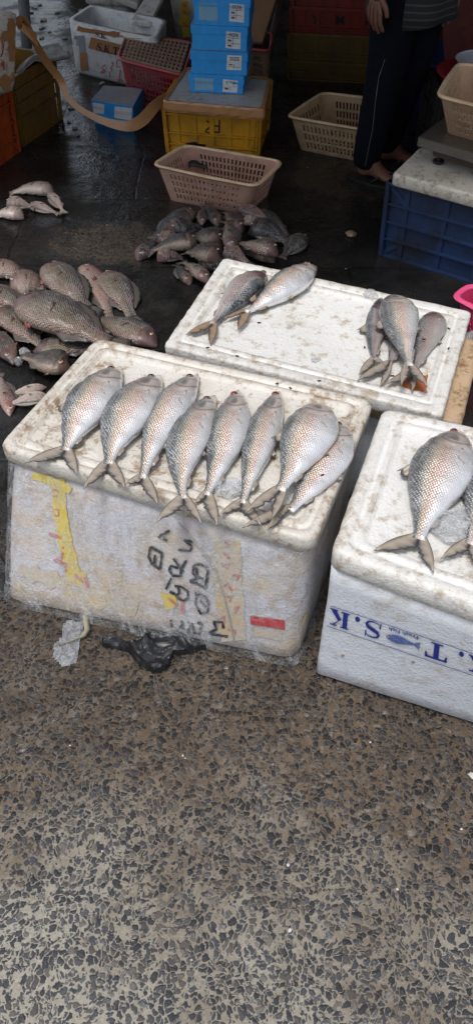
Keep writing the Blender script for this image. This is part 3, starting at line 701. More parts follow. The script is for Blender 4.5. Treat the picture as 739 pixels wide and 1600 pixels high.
def make_fish(name, label, cat, group, H, M, T, z, wpx, dorsal, lobes=None, body=SILV, fin=FIN, prof=(HIL_UP, HIL_DN), thick=.42, eye=.0085, eyemat=EYE_D,
              eyepos=(.075, .22), tilt=0, fins='hilsa', pfin=None, lift=0.0, headup=0, sag=0):
    """H, M, T: snout, middle and tail root in the photograph; wpx: body depth there; z: height of what it lies on; dorsal: +1 if the back is on the
    left when looking from snout to tail"""
    rad0 = 0
    Pz = z
    for _ in range(2):
        h, mm, t = at(*H, Pz), at(*M, Pz), at(*T, Pz)
        d_ = Vector((T[0]-H[0], T[1]-H[1])).normalized(); nn = Vector((-d_.y, d_.x))
        dep = (at(M[0]+nn.x*wpx/2, M[1]+nn.y*wpx/2, Pz)-at(M[0]-nn.x*wpx/2, M[1]-nn.y*wpx/2, Pz)); 
        ax = (t-h).normalized(); dep = abs(dep.dot(Vector((-ax.y, ax.x, 0)))); tz = dep*thick/2
        Pz = z+tz*.9+lift
    j1, j2, j3 = random.uniform(-.06, .06), random.uniform(-.07, .07), random.uniform(0, 6)
    cen = (h+t)/2; cen.z = z+lift
    root = thing(name, label, cat, cen, group)
    C = mm*2-(h+t)*.5; NU, NV = 34, 18
    def cl(u): 
        p = h*(1-u)**2+C*2*u*(1-u)+t*u*u; tg = ((C-h)*(1-u)+(t-C)*u).normalized(); return p, tg
    vs = []; uv = []; mu = []; arc = 0; prevp = None; info = []
    for i in range(NU+1):
        u = (i/NU)**1.15; p, tg = cl(u)
        if prevp is not None: arc += (p-prevp).length
        prevp = p.copy(); nrm = Vector((-tg.y, tg.x, 0))*(-dorsal)
        up = interp(prof[0], u)*dep/2*(1+j1*math.sin(u*5+j3)); dn = interp(prof[1], u)*dep/2*(1+j2*math.sin(u*6+j3*2))
        hz = tz*(.20+.80*min(1, (up+dn)/dep))*(min(1, (u/.12+.25))**.6)
        if u > .75: hz *= 1-(u-.75)*1.9
        if .235 < u < .30: hz *= .95
        if u < .235: hz *= 1.03
        zc = z+lift+max(hz*.96, 0)+(.013*max(0, (u-.6)/.4) if fins == 'hilsa' else 0)+tilt*(u-.5)+headup*(1-u)**2
        if sag and u > .5: zc -= sag*(u-.5)**2*4
        info.append((u, p, tg, nrm, up, dn, hz, zc))
        for j in range(NV):
            a = 2*math.pi*j/NV; ca, sa = math.cos(a), math.sin(a)
            yy = (up if ca > 0 else dn)*math.copysign(abs(ca)**.92, ca); z_ = hz*math.copysign(abs(sa)**.85, sa)
            vs.append(Vector((p.x, p.y, zc))+nrm*yy+Vector((0, 0, z_)))
            uv.append((u, .5+.5*(yy/(up if yy > 0 else dn)))); mu.append((arc, yy+z_*.3))
    fs = [(i*NV+j, i*NV+(j+1) % NV, (i+1)*NV+(j+1) % NV, (i+1)*NV+j) for i in range(NU) for j in range(NV)]
    fs += [tuple(range(NV-1, -1, -1)), tuple(NU*NV+j for j in range(NV))]
    me = bpy.data.meshes.new('body'); me.from_pydata([v-cen for v in vs], [], fs); me.materials.append(body); me.update()
    bm_ = bmesh.new(); bm_.from_mesh(me); bmesh.ops.recalc_face_normals(bm_, faces=bm_.faces); bm_.to_mesh(me); bm_.free()
    for p in me.polygons: p.use_smooth = True
    ob = bpy.data.objects.new('body', me); COL.objects.link(ob); ob.parent = root; add_uv(ob, uv, mu)
    def inf(u): return min(info, key=lambda r: abs(r[0]-u))
    def surf(u, y):     # point on the upper side of the body
        _, p, tg, nrm, up, dn, hz, zc = inf(u); r = up if y > 0 else dn; k = max(0, 1-(abs(y))**2)**.5
        return Vector((p.x, p.y, zc+hz*k))+nrm*(y*r), tg, nrm
    # eye
    if eye:
        e, tg, nrm = surf(*eyepos); mbx = MB()
        for rr, hh, mi in ((eye*1.15, .0042, 0), (eye*.72, .0054, 1)):
            rg = []
            for q in range(4):
                a = q/3*math.pi/2; r_ = rr*math.cos(a) if q < 3 else rr*.15
                rg.append([e+Vector((r_*math.cos(b), r_*math.sin(b), -.0012+hh*math.sin(a))) for b in [2*math.pi*w/12 for w in range(12)]])
            mbx.rings(rg, False, True, mi)
        mbx.build('eye', [eyemat, EYE_B], root, True, origin=cen)
        ch = root.children[-1]
    # tail
    _, p, tg, nrm, up, dn, hz, zc = info[-1]; base = Vector((p.x, p.y, zc)); tgd = Vector((tg.x, tg.y, 0)).normalized()
    if fins == 'hilsa' and lobes:
        A, B = lobes; A3, B3 = at(*A, z+lift+.015), at(*B, z+lift+.015)
        n = 15
        for tip in (A3, B3):
            side = 1 if (tip-base).dot(nrm) > 0 else -1
            rt, ed = [], []
            o0 = base-tgd*.012+nrm*(side*up*.95); o1 = base-tgd*.012; fork = base+tgd*(tip-base).length*.20
            lead = (tip-o0)
            bowd = Vector((-lead.y, lead.x, 0)).normalized(); bowd *= (1 if bowd.dot(nrm*side) > 0 else -1)
            for i in range(n):
                s = i/(n-1)
                L_ = o0.lerp(tip, s)+bowd*(lead.length*.07*math.sin(math.pi*s))
                q = o1.lerp(fork, min(1, s*3.2)) if s < .3125 else fork.lerp(tip, (s-.3125)/.6875)
                if s > .33: q = q-bowd*(lead.length*.05*math.sin(math.pi*(s-.3)/.7)) + (q-L_)*(.10*(1 if i % 2 else -1)+random.uniform(-.08, .12))
                if s == 1: q = tip+lead.normalized()*.002
                dz = -sag*1.2*s if sag else 0
                rt.append(L_+Vector((0, 0, dz+.002))); ed.append(q+Vector((0, 0, dz+.001+.002*math.sin(i*1.7))))
            fin_blade('tail_fin', root, rt, ed, fin, cen)
    else:
        n = 11; rt, ed = [], []; Lt = (t-h).length*.17
        for i in range(n):
            s = i/(n-1)*2-1
            rt.append(base-tgd*.006+nrm*(s*up*.9))
            r_ = Lt*(1-.12*s*s)*(1+random.uniform(-.05, .04))
            if fins == 'fork': r_ = Lt*(.72+.4*abs(s))
            ed.append(base+tgd*r_*math.cos(s*.62)+nrm*(r_*math.sin(s*.62)*1.0+s*up*.8)+Vector((0, 0, -min(.4*tz, .01))))
        fin_blade('tail_fin', root, rt, ed, fin, cen)
    # back fin, breast fin, belly fins
    def edge_fin(nm, u0, u1, side, hgt, mt, lean=.5, n=7, shape='tri'):
        rt, ed = [], []
        for i in range(n):
            s = i/(n-1); _, p, tg, nrm, up, dn, hz, zc = inf(u0+(u1-u0)*s)
            e = Vector((p.x, p.y, zc))+nrm*(side*(up if side > 0 else dn)*.90)
            k = (1-s)**.7*min(1, s*5+.25) if shape == 'tri' else (math.sin(math.pi*min(1, s*.9+.08)))**.6
            k *= 1+(.12 if i % 2 else -.05)
            rt.append(e); ed.append(e+nrm*(side*hgt*k)+Vector((tg.x, tg.y, 0))*(hgt*lean*k)+Vector((0, 0, -hz*.35)))
        fin_blade(nm, root, rt, ed, mt, cen, .0014)
    Lf = (t-h).length
    if fins == 'hilsa':
        edge_fin('back_fin', .42, .54, 1, Lf*.075, fin, .9)
        edge_fin('belly_fin', .50, .55, -1, Lf*.045, fin, 1.2, 5)
        edge_fin('rear_fin', .78, .90, -1, Lf*.03, fin, .6, 6)
    else:
        edge_fin('back_fin', .26, .86, 1, Lf*.085, fin, .7, 13, 'long')
        edge_fin('rear_fin', .62, .86, -1, Lf*.08, fin, .8, 7)
        edge_fin('belly_fin', .30, .38, -1, Lf*.10, pfin or fin, 1.2, 5)
    e0, tg, nrm = surf(.235, -.42); tip, _, _ = surf(.40, -.60); m1, _, _ = surf(.36, -.34)
    if fins != 'hilsa': e0, tg, nrm = surf(.25, -.12); tip, _, _ = surf(.50, -.38); m1, _, _ = surf(.47, .10); up3_ = 1
    up3 = Vector((0, 0, .0010)); n = 5
    rt = [e0+up3*.6+nrm*(Lf*(.012 if fins == 'hilsa' else .03)*(i/(n-1)-.5)) for i in range(n)]; ed = [tip.lerp(m1, i/(n-1))+up3*1.6 for i in range(n)]
    fin_blade('breast_fin', root, rt, ed, (pfin or fin) if fins != 'hilsa' else FINP, cen, .0008)
    return root

G1 = 'silver fish laid out on the foam lids'
Z6 = lambda x, y: (200+x/1.8475, 540+y/1.8475)
zf = ZF-.008
def hil(label, H, M, T, A, B, w, z, dorsal=1, **k): return make_fish('silver_fish', label, 'fish', G1, H, M, T, z, w*1.02, dorsal, (A, B), **k)
hil('first silver fish at the box corner end of the row of eight, tan pink flank', (187, 563), (134, 640), (101, 701), (40, 723), (121, 742), 68, zf, thick=.46)
hil('second silver fish from the left in the row on the film wrapped box', (250, 576), (196, 654), (169, 722), (131, 763), (196, 763), 73, zf, thick=.46)
hil('slim curved silver fish, third in the row, raised snout end nearest the back rim', (309, 576), (256, 658), (222, 746), (196, 757), (247, 787), 58, zf+.002, thick=.5)
hil('pale bluish silver fish, fourth in the row, lying belly forward', (336, 609), (291, 696), (287, 778), (245, 815), (315, 818), 63, zf+.002, thick=.48)
hil('silver fish with red eye and open gill, fifth in the row', (372, 601), (353, 690), (322, 773), (303, 789), (340, 820), 62, zf, thick=.46, eyemat=EYE_R, eyepos=(.09, .3))
hil('dark headed silver fish with red eye, sixth in the row', (437, 603), (405, 695), (378, 786), (343, 805), (408, 821), 54, zf, thick=.5, body=SILV, eyemat=EYE_R, eyepos=(.07, .3))
hil('rough scaled silver fish mostly covered by the broad one at the row end', (536, 650), (502, 729), (452, 797), (379, 824), (414, 831), 74, zf, thick=.34)
hil('broad plump silver fish lying over its neighbour at the end of the row', (502, 620), (477, 690), (437, 764), (384, 800), (425, 811), 84, zf+.022, thick=.42, eye=0)
zb = ZB-.009
B1 = hil('dark backed fish with pink flank on the far corner of the broad lid', (417, 420), (373, 457), (332, 504), (291, 523), (329, 539), 40, zb, -1, body=SILVD, fin=FINB, thick=.55)
B2 = hil('bright silver fish with pink snout overlapping the dark backed one', (494, 406), (441, 450), (383, 484), (350, 498), (372, 516), 40, zb, 1, body=SILV, fin=FINB, thick=.55, eyemat=EYE_S, eyepos=(.10, .3))
hil('greyish fish at the left of the bunch of four, tail fanned left', (597, 458), (586, 515), (584, 563), (560, 586), (602, 571), 35, zb, 1, body=SILVD, thick=.55, eye=0)
hil('lowest fish of the bunch of four, only its tail and shoulder showing', (645, 474), (624, 528), (607, 570), (558, 595), (594, 604), 36, zb, 1, body=SILVD, thick=.4, eye=0)
hil('dark shouldered fish with a pink side at the right of the bunch of four', (682, 482), (668, 524), (645, 583), (603, 600), (643, 612), 45, zb, 1, body=SILVD, thick=.4, eye=0)
hil('large fish lying on top of the bunch of four with flies on it', (612, 454), (626, 506), (639, 570), (626, 602), (667, 604), 61, zb+.028, 1, body=SILV, fin=FIN, thick=.45, eye=0)
zr = ZR-.008
hil('biggest silver fish, heavily scaled, on the box with blue lettered tape', (722, 663), (684, 748), (654, 840), (584, 860), (677, 895), 100, zr, 1, thick=.40, eye=.008, eyepos=(.06, .5), eyemat=EYE_R)
hil('silver fish cut by the photo edge beside the biggest one', (812, 665), (766, 768), (733, 849), (688, 873), (746, 888), 88, zr, 1, thick=.40)

# brown fish heap on the floor, back to front
G2 = 'brown scaled fish heaped on the wet floor'
E2 = lambda x, y: (x/2.956, 380+y/2.956)
def til(label, H, M, T, w, lv, dorsal=1, body=TILA, fin=FIND, pf=FINR, **k):
    return make_fish('brown_fish', label, 'fish', G2, E2(*H), E2(*M), E2(*T), lv, w/2.956, dorsal, None, body, fin, (TIL_UP, TIL_DN), k.pop('thick', .46),
                     k.pop('eye', .008), k.pop('eyemat', EYE_S), k.pop('eyepos', (.13, .32)), fins='tilapia', pfin=pf, **k)
til('pale pink fish at the far left end of the brown heap', (-60, 130), (30, 120), (105, 150), 75, 0, -1, TILAP)
til('pinkish fish with a bright red fin, behind the big brown fish', (40, 200), (135, 185), (215, 190), 100, .0, -1, TILAP)
til('dark red fish wedged between the upright fish and the one with a spread fin', (370, 92), (450, 190), (505, 330), 105, .0, -1, TILAP)
til('grey brown fish at the heap edge with a pointed fin spread to the right', (465, 130), (540, 210), (605, 320), 135, .0, -1, TILA)
til('upright thick fish with yellowish scales behind the big brown fish', (225, 82), (292, 175), (400, 275), 150, .03, -1, TILA)
til('tapering brown fish with a red patch reaching under the foam lid', (725, 455), (585, 395), (425, 320), 105, .0, 1, TILA)
til('scaled fish half out of frame at the left of the brown heap', (-90, 225), (20, 250), (110, 290), 95, .01, -1, TILA)
til('scaled fish with a long red fin at the lower left of the brown heap', (-25, 285), (75, 375), (190, 455), 105, .02, -1, TILA)
til('big brown fish lying across the top of the heap', (70, 240), (270, 335), (500, 425), 172, .045, -1, TILA, eyepos=(.12, .3))
til('black headed fish with open mouth at the left photo edge', (60, 545), (10, 455), (-60, 380), 95, .015, -1, DUSK)
til('scaled fish running from under the lid towards the ice', (150, 480), (290, 480), (430, 470), 80, .0, -1, TILA, eye=0)
til('dark gaping fish head just beyond the wrapped foam box corner', (325, 560), (230, 545), (115, 500), 110, .02, 1, DUSK, eyepos=(.2, -.3))
til('pale pink fish pointing down at the bottom of the heap', (45, 790), (30, 700), (0, 610), 75, .0, 1, TILAP)
til('slender pale fish tail poking from the box corner', (215, 655), (130, 680), (40, 690), 42, .0, -1, PALE, FIN, FIN, eye=0)
til('second slender pale fish lying just below the first pale tail', (225, 705), (140, 715), (40, 735), 46, .012, -1, PALE, FIN, FIN, eye=0)

# dusky small fish by the basket
G3 = 'small dusky fish piled by the basket'
E3 = lambda x, y: (180+x/2.309, 280+y/2.309)
def dk(label, H, T, w, lv, bend=0, body=DUSK, dorsal=1):
    H, T = Vector(H), Vector(T); d = T-H; M = (H+T)/2+Vector((-d.y, d.x)).normalized()*bend
    return make_fish('small_fish', label, 'fish', G3, E3(*H), E3(*M), E3(*T), lv*.028, w/2.309, dorsal, None, body, FIND, (SLM_UP, SLM_DN), .62, .006, EYE_S, (.11, .25), fins='fork', pfin=FIND)
dk('dark fish tucked under the basket at the rear left of the small pile', (292, 116), (145, 190), 46, 0, 6)
dk('dark fish behind the middle of the pile, close to the basket', (455, 180), (400, 105), 60, 0)
dk('pink bellied fish below the basket corner', (440, 98), (560, 150), 36, 1, -4, TILAP)
dk('small pale pink fish upright against the basket', (462, 148), (530, 150), 26, 1, 0, PALE)
dk('short fish standing nose up just left of the pale bellied one', (312, 158), (318, 95), 36, 1)
dk('pale bellied fish pointing down beside the basket foot', (370, 160), (330, 84), 42, 1, 0, DUSK, -1)
dk('dark fish at the back right shoulder of the pile', (500, 118), (625, 192), 46, 0, -4)
dk('round brown fish alone at the right end of the pile', (685, 205), (608, 262), 54, 0, 0, DUSK, -1)
dk('fish with a tapering tail at the left back, above the pink mouthed one', (195, 182), (302, 152), 48, 1)
dk('thick brown fish in the middle left of the pile', (382, 225), (285, 180), 62, 1, 0, DUSK)
dk('pink mouthed fish on the left slope', (150, 208), (262, 212), 34, 1, 3, TILAP)
dk('eyed fish head drooping at the far left tip of the pile', (80, 282), (150, 205), 48, 0, 5)
dk('long brown fish lying flat across the left', (300, 222), (135, 240), 42, 1, 3)
dk('thick fish lying crosswise in the centre of the pile', (378, 278), (262, 240), 60, 1)
dk('silver pink fish under the long brown one', (152, 280), (245, 272), 36, 0, -4, TILAP)
dk('broad brown fish on the upper right', (480, 172), (620, 205), 56, 1, -6)
dk('upright fish with spotted pale belly at the centre top', (418, 248), (402, 145), 58, 2, 3, TILA)
dk('fish with pale belly stripe lying at the front right', (588, 258), (450, 215), 44, 2, -4, TILA)
dk('dark fish beneath the striped belly one at the front right', (575, 285), (450, 240), 40, 0)
dk('pink lipped fish nosing left at the lid corner', (392, 256), (478, 285), 44, 1, 0, TILAP)
dk('brown fish next to the foam lid corner', (300, 308), (425, 280), 46, 0)
dk('small fish head down at the front, eye facing out', (268, 372), (222, 300), 46, 0, 0, DUSK, -1)
dk('fish with silvery side head down beside the lid corner', (335, 362), (250, 290), 44, 1, 0, TILA)
# pale fish at the left
G4 = 'pale small fish scattered on the black floor'
E4 = lambda x, y: (x/6.158, 180+y/6.158)
def pl(label, H, T, w, lv, bend=0):
    H, T = Vector(H), Vector(T); d = T-H; M = (H+T)/2+Vector((-d.y, d.x)).normalized()*bend
    return make_fish('pale_fish', label, 'fish', G4, E4(*H), E4(*M), E4(*T), lv*.02, w/6.158, 1, None, PALE, FIN, (SLM_UP, SLM_DN), .6, .004, EYE_S, (.11, .25), fins='fork')
pl('pale fish with thin tail pointing left, uppermost of the scattered five', (515, 722), (120, 705), 88, 0, 14)
pl('pale fish bent down to the right of the uppermost one', (470, 750), (600, 895), 84, 1, -8)
pl('whitish fish with its tail pointing right along the floor', (290, 850), (540, 915), 66, 0, 6)
pl('rounded pale fish above the left edge one', (62, 835), (300, 850), 80, 1, 0)
pl('pale fish cut by the left photo edge', (225, 955), (-60, 925), 90, 0, 4)

# ------------------------------------------------------------------ plastic baskets
def basket(label, top, bot, z0, z1, mt, rimmt=None, group=None, name='plastic_basket', cols=(15, 8), rows=4, rad=.045, rimw=.016, floor=True, slotf=.5):
    top = [Vector((p[0], p[1], z1)) for p in top]; bot = [Vector((p[0], p[1], z0)) for p in bot]
    cen = sum(bot, Vector())/4
    root = thing(name, label, 'basket', cen, group)
    # perimeter columns: side i has cols[i%2] slots; corners solid
    def ring(t):
        q = [a.lerp(b, t) for a, b in zip(bot, top)]; out = []
        P2 = [Vector((p.x, p.y, q[0].z)) for p in q]
        for i in range(4):
            c = P2[i]; d0 = (P2[i-1]-c).normalized(); d1 = (P2[(i+1) % 4]-c).normalized(); r = rad*(.8+.2*t)
            a, b = c+d0*r, c+d1*r
            for k in range(7):
                s = k/6; out.append((a*(1-s)**2+c*2*s*(1-s)+b*s*s, False))
            e1 = P2[(i+1) % 4]-d1*r; n = cols[i % 2]; L = (e1-b)
            m_ = .04
            for k in range(n):
                for s, fl in ((m_+(1-2*m_)*(k+.5-slotf/2)/n, True), (m_+(1-2*m_)*(k+.5+slotf/2)/n, False)):
                    out.append((b+L*s, fl))
        return out
    bands = [0, .10]
    for r in range(rows):
        a = .10+(.78)*r/rows; bands += [a+.78/rows*.80, a+.78/rows] if r < rows-1 else [a+.78/rows*.80]
    bands += [1.0]
    ts = bands; R = [ring(t) for t in ts]; n = len(R[0]); vs = [p for r in R for p, _ in r]; fs = []
    for k in range(len(ts)-1):
        slotrow = (k % 2 == 1) and k < len(ts)-2+1 and ts[k] > .05 and ts[k+1] < .95
        for i in range(n):
            if slotrow and R[0][i][1]: continue
            j = (i+1) % n; fs.append((k*n+i, k*n+j, (k+1)*n+j, (k+1)*n+i))
    mb = MB(); mb.add(vs, fs); mb.build('slotted_wall', mt, root, False, solid=.004)
    # rolled rim
    mb = MB(); rr = ring(1.0); c2 = sum((p for p, _ in rr), Vector())/len(rr); rs = [[] for _ in range(6)]
    for p, _ in rr:
        o_ = (p-c2); o_.z = 0; o_ = o_.normalized()
        for q in range(6):
            a = 2*math.pi*q/6; rs[q].append(p+o_*(rimw*.4+math.cos(a)*rimw*.6)+Vector((0, 0, math.sin(a)*rimw*.45)))
    rs.append(rs[0]); mb.rings(rs); mb.build('rim', rimmt or mt, root, True)
    # grid floor
    mb = MB(); q = bot; N1, N2 = 10, 7
    B = lambda u, v: (q[0].lerp(q[3], u)).lerp(q[1].lerp(q[2], u), v)+Vector((0, 0, .006))
    for i in range(N1+1): u = .05+.9*i/N1; mb.bar(B(u, .05), B(u, .95), .009, .004)
    for i in range(N2+1): v = .06+.88*i/N2; mb.bar(B(.04, v), B(.96, v), .009, .0036)
    mb.build('grid_floor', mt, root)
    return root
b1 = basket('pinkish cream basket on the floor in front of the yellow crate', q4([(241, 258), (290, 228), (439, 253), (398, 291)], .17), q4([(263, 312), (305, 280), (421, 303), (384, 334)], 0), .0, .17, PINKC, CREAM, cols=(8, 17))
mb = MB(); pts = [at(*p, .06) for p in ((291, 248), (322, 252), (324, 270), (296, 272))]
vs = []; 
for j in range(7):
    for i in range(7):
        u, v = i/6, j/6; p = pts[0].lerp(pts[1], u).lerp(pts[3].lerp(pts[2], u), v); p.z = .09+.04*(1-v)+.015*noise.noise(p*40); vs.append(p)
mb.add(vs, [(j*7+i, j*7+i+1, (j+1)*7+i+1, (j+1)*7+i) for j in range(6) for i in range(6)])
tag(mb.build('black_bag', BLKPL, None, True, origin=pts[3], solid=.004), 'crumpled black plastic scrap inside the pinkish cream basket', 'plastic bag')

b2 = basket('cream slotted basket on the dark floor beside the standing person', q4([(450, 182), (505, 146), (625, 160), (585, 205)], .2), q4([(466, 233), (512, 200), (610, 215), (580, 256)], 0), 0, .2, CREAM, cols=(8, 15), rows=3)

# ------------------------------------------------------------------ plastic crates
def crate(label, bot, z0, z1, mt, flare=.012, cols=(4, 4), hbars=(.0, .25, .48, .75, 1.0), name='plastic_crate', group='plastic fish crates', hollow=True, brace=True):
    B = [Vector((p[0], p[1], z0)) for p in bot]; c = sum(B, Vector())/4
    T = []
    for p in B: d = (p-c); d.z = 0; T.append(Vector((p.x, p.y, z1))+d.normalized()*flare)
    root = thing(name, label, 'crate', c, group)
    mb = MB(); ins = .012
    rs = [rquad(B, ins, .006, z0+.004, 1, 1), rquad(T, ins, .006, z1-.004, 1, 1), rquad(T, ins+.008, .006, z1-.004, 1, 1), rquad(B, ins+.008, .006, z0+.014, 1, 1)]
    mb.rings(rs, True, True); mb.build('panels', mt, root)
    mb = MB(); w = .007; dep = .022
    for i in range(4):
        a0, a1 = B[i], B[(i+1) % 4]; t0, t1 = T[i], T[(i+1) % 4]; d = (a1-a0).normalized(); 
        nin = (c-(a0+a1)/2); nin.z = 0; nin = (nin-d*nin.dot(d)).normalized()
        P = lambda u, v: a0.lerp(a1, u).lerp(t0.lerp(t1, u), v)+nin*.009
        for v in hbars: mb.bar(P(0, v), P(1, v), dep, w if 0 < v < 1 else .014)
        n = cols[i % 2]; us = [.004, .13]+[.13+.74*k/(n-1) for k in range(1, n-1)]+[.87, .996] if n > 2 else [.004, .996]
        for u in us: mb.bar(P(u, .005), P(u, .995), dep*.96, w, up=d.cross(Vector((0, 0, 1))))
        if brace:
            for u0, u1 in ((.01, .13), (.99, .87)):
                mb.bar(P(u0, .98), P(u1, hbars[-2]+.02), dep*.8, w*.9, up=d.cross(Vector((0, 0, 1)))); mb.bar(P(u0, .02), P(u1, hbars[1]-.02), dep*.8, w*.9, up=d.cross(Vector((0, 0, 1))))
    mb.build('ribs', mt, root)
    return root
def quad_from(a, b, depth):
    """footprint: front edge a-b, going back by depth"""
    a, b = Vector((a[0], a[1], 0)), Vector((b[0], b[1], 0)); d = (b-a).normalized(); n = Vector((-d.y, d.x, 0))
    return [a, b, b+n*depth, a+n*depth]
# yellow crate with FS
fsq = quad_from(at(262, 239), at(402, 250), .36)
c1 = crate('yellow ribbed crate under the stack of blue boxes', fsq, 0, .235, YEL, cols=(5, 4), hbars=(0, .2, .42, .78, 1))
bpn = bvh_of(c1.children[0])
mb = MB()
Zc = lambda pts: [(250+x/4.347, 150+y/4.347) for x, y in pts]
mark_strip(mb, bpn, Zc([(318, 162), (325, 175), (348, 182), (345, 205), (320, 225), (308, 242), (338, 248)]), 2.2, .003, step=3)
mark_strip(mb, bpn, Zc([(405, 158), (402, 250)]), 2.2, .003, step=3); mark_strip(mb, bpn, Zc([(404, 205), (372, 200)]), 2.2, .003, step=3); mark_strip(mb, bpn, Zc([(402, 246), (352, 240)]), 2.2, .003, step=3)
if mb.v: mb.build('pen_letters', INK, c1)
# taped foam lid on it
lq = q4([(255, 158), (290, 106), (423, 124), (412, 172)], .275)
lt = thing('foam_slab', 'dirty foam lid edged with brown tape on the yellow crate', 'foam lid', sum(lq, Vector())/4-Vector((0, 0, .04)))
mb = MB(); lid_rings(mb, lq, .275, .04, PROF[:4]+[(.02, 0)], .02, .001); mb.build('panel', FOAM_D, lt, True)
mb = MB(); rs = []
for ins, zz in ((.014, .2775), (.0, .279), (-.005, .272), (-.006, .245), (-.002, .232)):
    rs.append([p for p in rquad(lq, ins, .02, zz, 16, 4, .0035)])
mb.rings(rs); mb.build('brown_tape', TAPE, lt, False)
# shoe boxes
def carton(label, quad, z0, z1, side=BLUEBOX, top=GREYCARD, group=None, jitter=0, face=None):
    B = [Vector((p.x, p.y, z0)) for p in quad]; c = sum(B, Vector())/4
    root = thing('shoe_box', label, 'cardboard box', c, group)
    mb = MB(); mb.rings([rquad(B, .004, .003, z0, 4, 1, .0012), rquad(B, .004, .003, z1-.03, 4, 1, .0012)], True, True); mb.build('box_body', side, root)
    mb = MB(); mb.rings([rquad(B, 0, .003, z1-.035, 4, 1, .0015), rquad(B, 0, .003, z1-.001, 4, 1, .0015), rquad(B, .003, .003, z1, 4, 1, .001)], True, True)
    o = mb.build('box_lid', [side, top], root)
    o.data.polygons[-1].material_index = 1
    return root
front4 = [((296, 145), (381, 153), 0), ((298, 115), (387, 119), 1), ((299, 79), (387, 88), 2), ((302, 38), (391, 47), 3)]
ybase = at(296, 145, .275).y
names = ['lowest', 'second from bottom', 'third from bottom', 'topmost']
stack = []
zc = .277
for k, (a, b, i) in enumerate(front4):
    pa, pb = aty(*a, ybase+.0), aty(*b, ybase-.03)
    z0 = zc; pa = at(a[0], a[1], z0); pb = at(b[0], b[1], z0)
    yy = ybase+random.uniform(-.006, .006)
    pa = Vector((aty(a[0], a[1], yy).x, yy, 0)); pb = Vector((aty(b[0], b[1], yy-.02).x, yy-.025, 0))
    nxt = [(298, 115), (299, 79), (302, 38), (302, -6)][k]
    z1 = aty(nxt[0], nxt[1], yy).z
    o = carton('blue shoe box with a white size label, %s in the stack of four' % names[k], quad_from(pa, pb, .22), z0, z1, group='blue shoe boxes')
    zc = z1+.0015
    bb = bvh_of(*[ch for ch in o.children])
    dx = (b[0]-a[0]); sl = (b[1]-a[1])/dx
    hgt = a[1]-nxt[1]
    x0 = a[0]+dx*(.62+.02*(k % 2)); y0 = a[1]-hgt*.88+sl*dx*.62
    mb = MB(); mark_patch(mb, bb, [(x0, y0), (x0+23, y0+23*sl), (x0+22, y0+22*sl+hgt*.64), (x0-1, y0+hgt*.64)], .002, 3); lb = mb.build('size_label', LABELW, o)
    mb = MB(); mark_text(mb, bb, 'SIZE', (x0+4, y0+8), (15, 15*sl), (0, -5.2), .003, .02)
    for r in (10, 18, 26):
        if r < hgt*.58: mark_strip(mb, bb, [(x0+1, y0+r), (x0+21, y0+r+21*sl)], .7, .0028)
    mark_strip(mb, bb, [(x0+11, y0+10), (x0+10, y0+min(24, hgt*.6))], .7, .0028)
    for r in (14, 22):
        if r < hgt*.58: mark_strip(mb, bb, [(x0+2.5, y0+r), (x0+8, y0+r+1)], 3, .0028)
    if mb.v: mb.build('label_print', simple('grey_print', (.08, .09, .1), .6, 0, bump=0), lb, origin=parent_loc(o))
    if k in (0, 3):
        mb = MB(); mark_patch(mb, bb, [(a[0]+8, a[1]-hgt*.80), (a[0]+38, a[1]-hgt*.76), (a[0]+38, a[1]-hgt*.12), (a[0]+9, a[1]-hgt*.16)], .002, 4, 0, .4); mb.build('faded_print', LABELG, o)
fq2 = [at(142, 157, .11), at(208, 168, .11), at(224, 138, .11), at(163, 134, .11)]
o = carton('single blue shoe box with grey top lying on the wet floor', fq2, 0, .112, group='blue shoe boxes')
bb = bvh_of(*o.children); mb = MB(); mark_patch(mb, bb, [(180, 166), (207, 169), (206, 188), (179, 184)], .002, 3); mark_patch(mb, bb, [(145, 160), (164, 163), (163, 178), (147, 176)], .002, 3); mb.build('size_label', LABELG if 0 else LABELW, o)

# left: orange crate, foam block with brown tape, open yellow crate
oa, ob_ = at(-40, 288), at(33, 236)
oq = [oa, ob_, ob_+(ob_-oa).normalized().orthogonal()*0+Vector((-.36, .14, 0)), oa+Vector((-.36, .14, 0))]
c2 = crate('orange ribbed crate at the left edge under a taped foam block', oq, 0, .30, ORG, cols=(4, 3))
fq3 = [at(-60, 172, .305), at(27, 140, .305), at(27, 140, .305)+Vector((-.36, .14, 0)), at(-60, 172, .305)+Vector((-.36, .14, 0))]
fbk = thing('foam_box', 'foam box bound in torn brown tape standing on the orange crate', 'foam box', sum(fq3, Vector())/4)
mb = MB(); z1 = aty(18, 20, fq3[1].y).z; mb.rings([rquad(fq3, .006, .02, .305, 8, 3, .001), rquad(fq3, -.004, .02, .34, 8, 3, .001), rquad(fq3, -.038, .02, z1-.01, 8, 3, .001), rquad(fq3, -.028, .02, z1, 8, 3, .001)], True, True)
mb.build('box_body', foam_mat('foam_tan', (.56, .52, .46), (.30, .18, .09), .7, .4, 6, .42), fbk, True)
mb = MB(); rs = []
for t in range(9): rs.append(rquad(fq3, -.008, .025, .345+(z1-.39)*t/8, 16, 4, .007, t))
hid = MB(); hid.rings(rs[:4]); hid.build('lower_tape', TAPE, fbk)
bfb = bvh_of(fbk.children[0])
mb = MB(); mark_strip(mb, bfb, [(17, 28), (17, 60), (19, 100), (21, 132)], 11, .006, rag=.35, step=5); mark_strip(mb, bfb, [(0, 62), (10, 54), (22, 40)], 13, .009, rag=.4, step=5); mark_strip(mb, bfb, [(0, 120), (10, 130), (20, 134)], 20, .008, rag=.3, step=5); mb.build('torn_tape', TAPE, fbk)
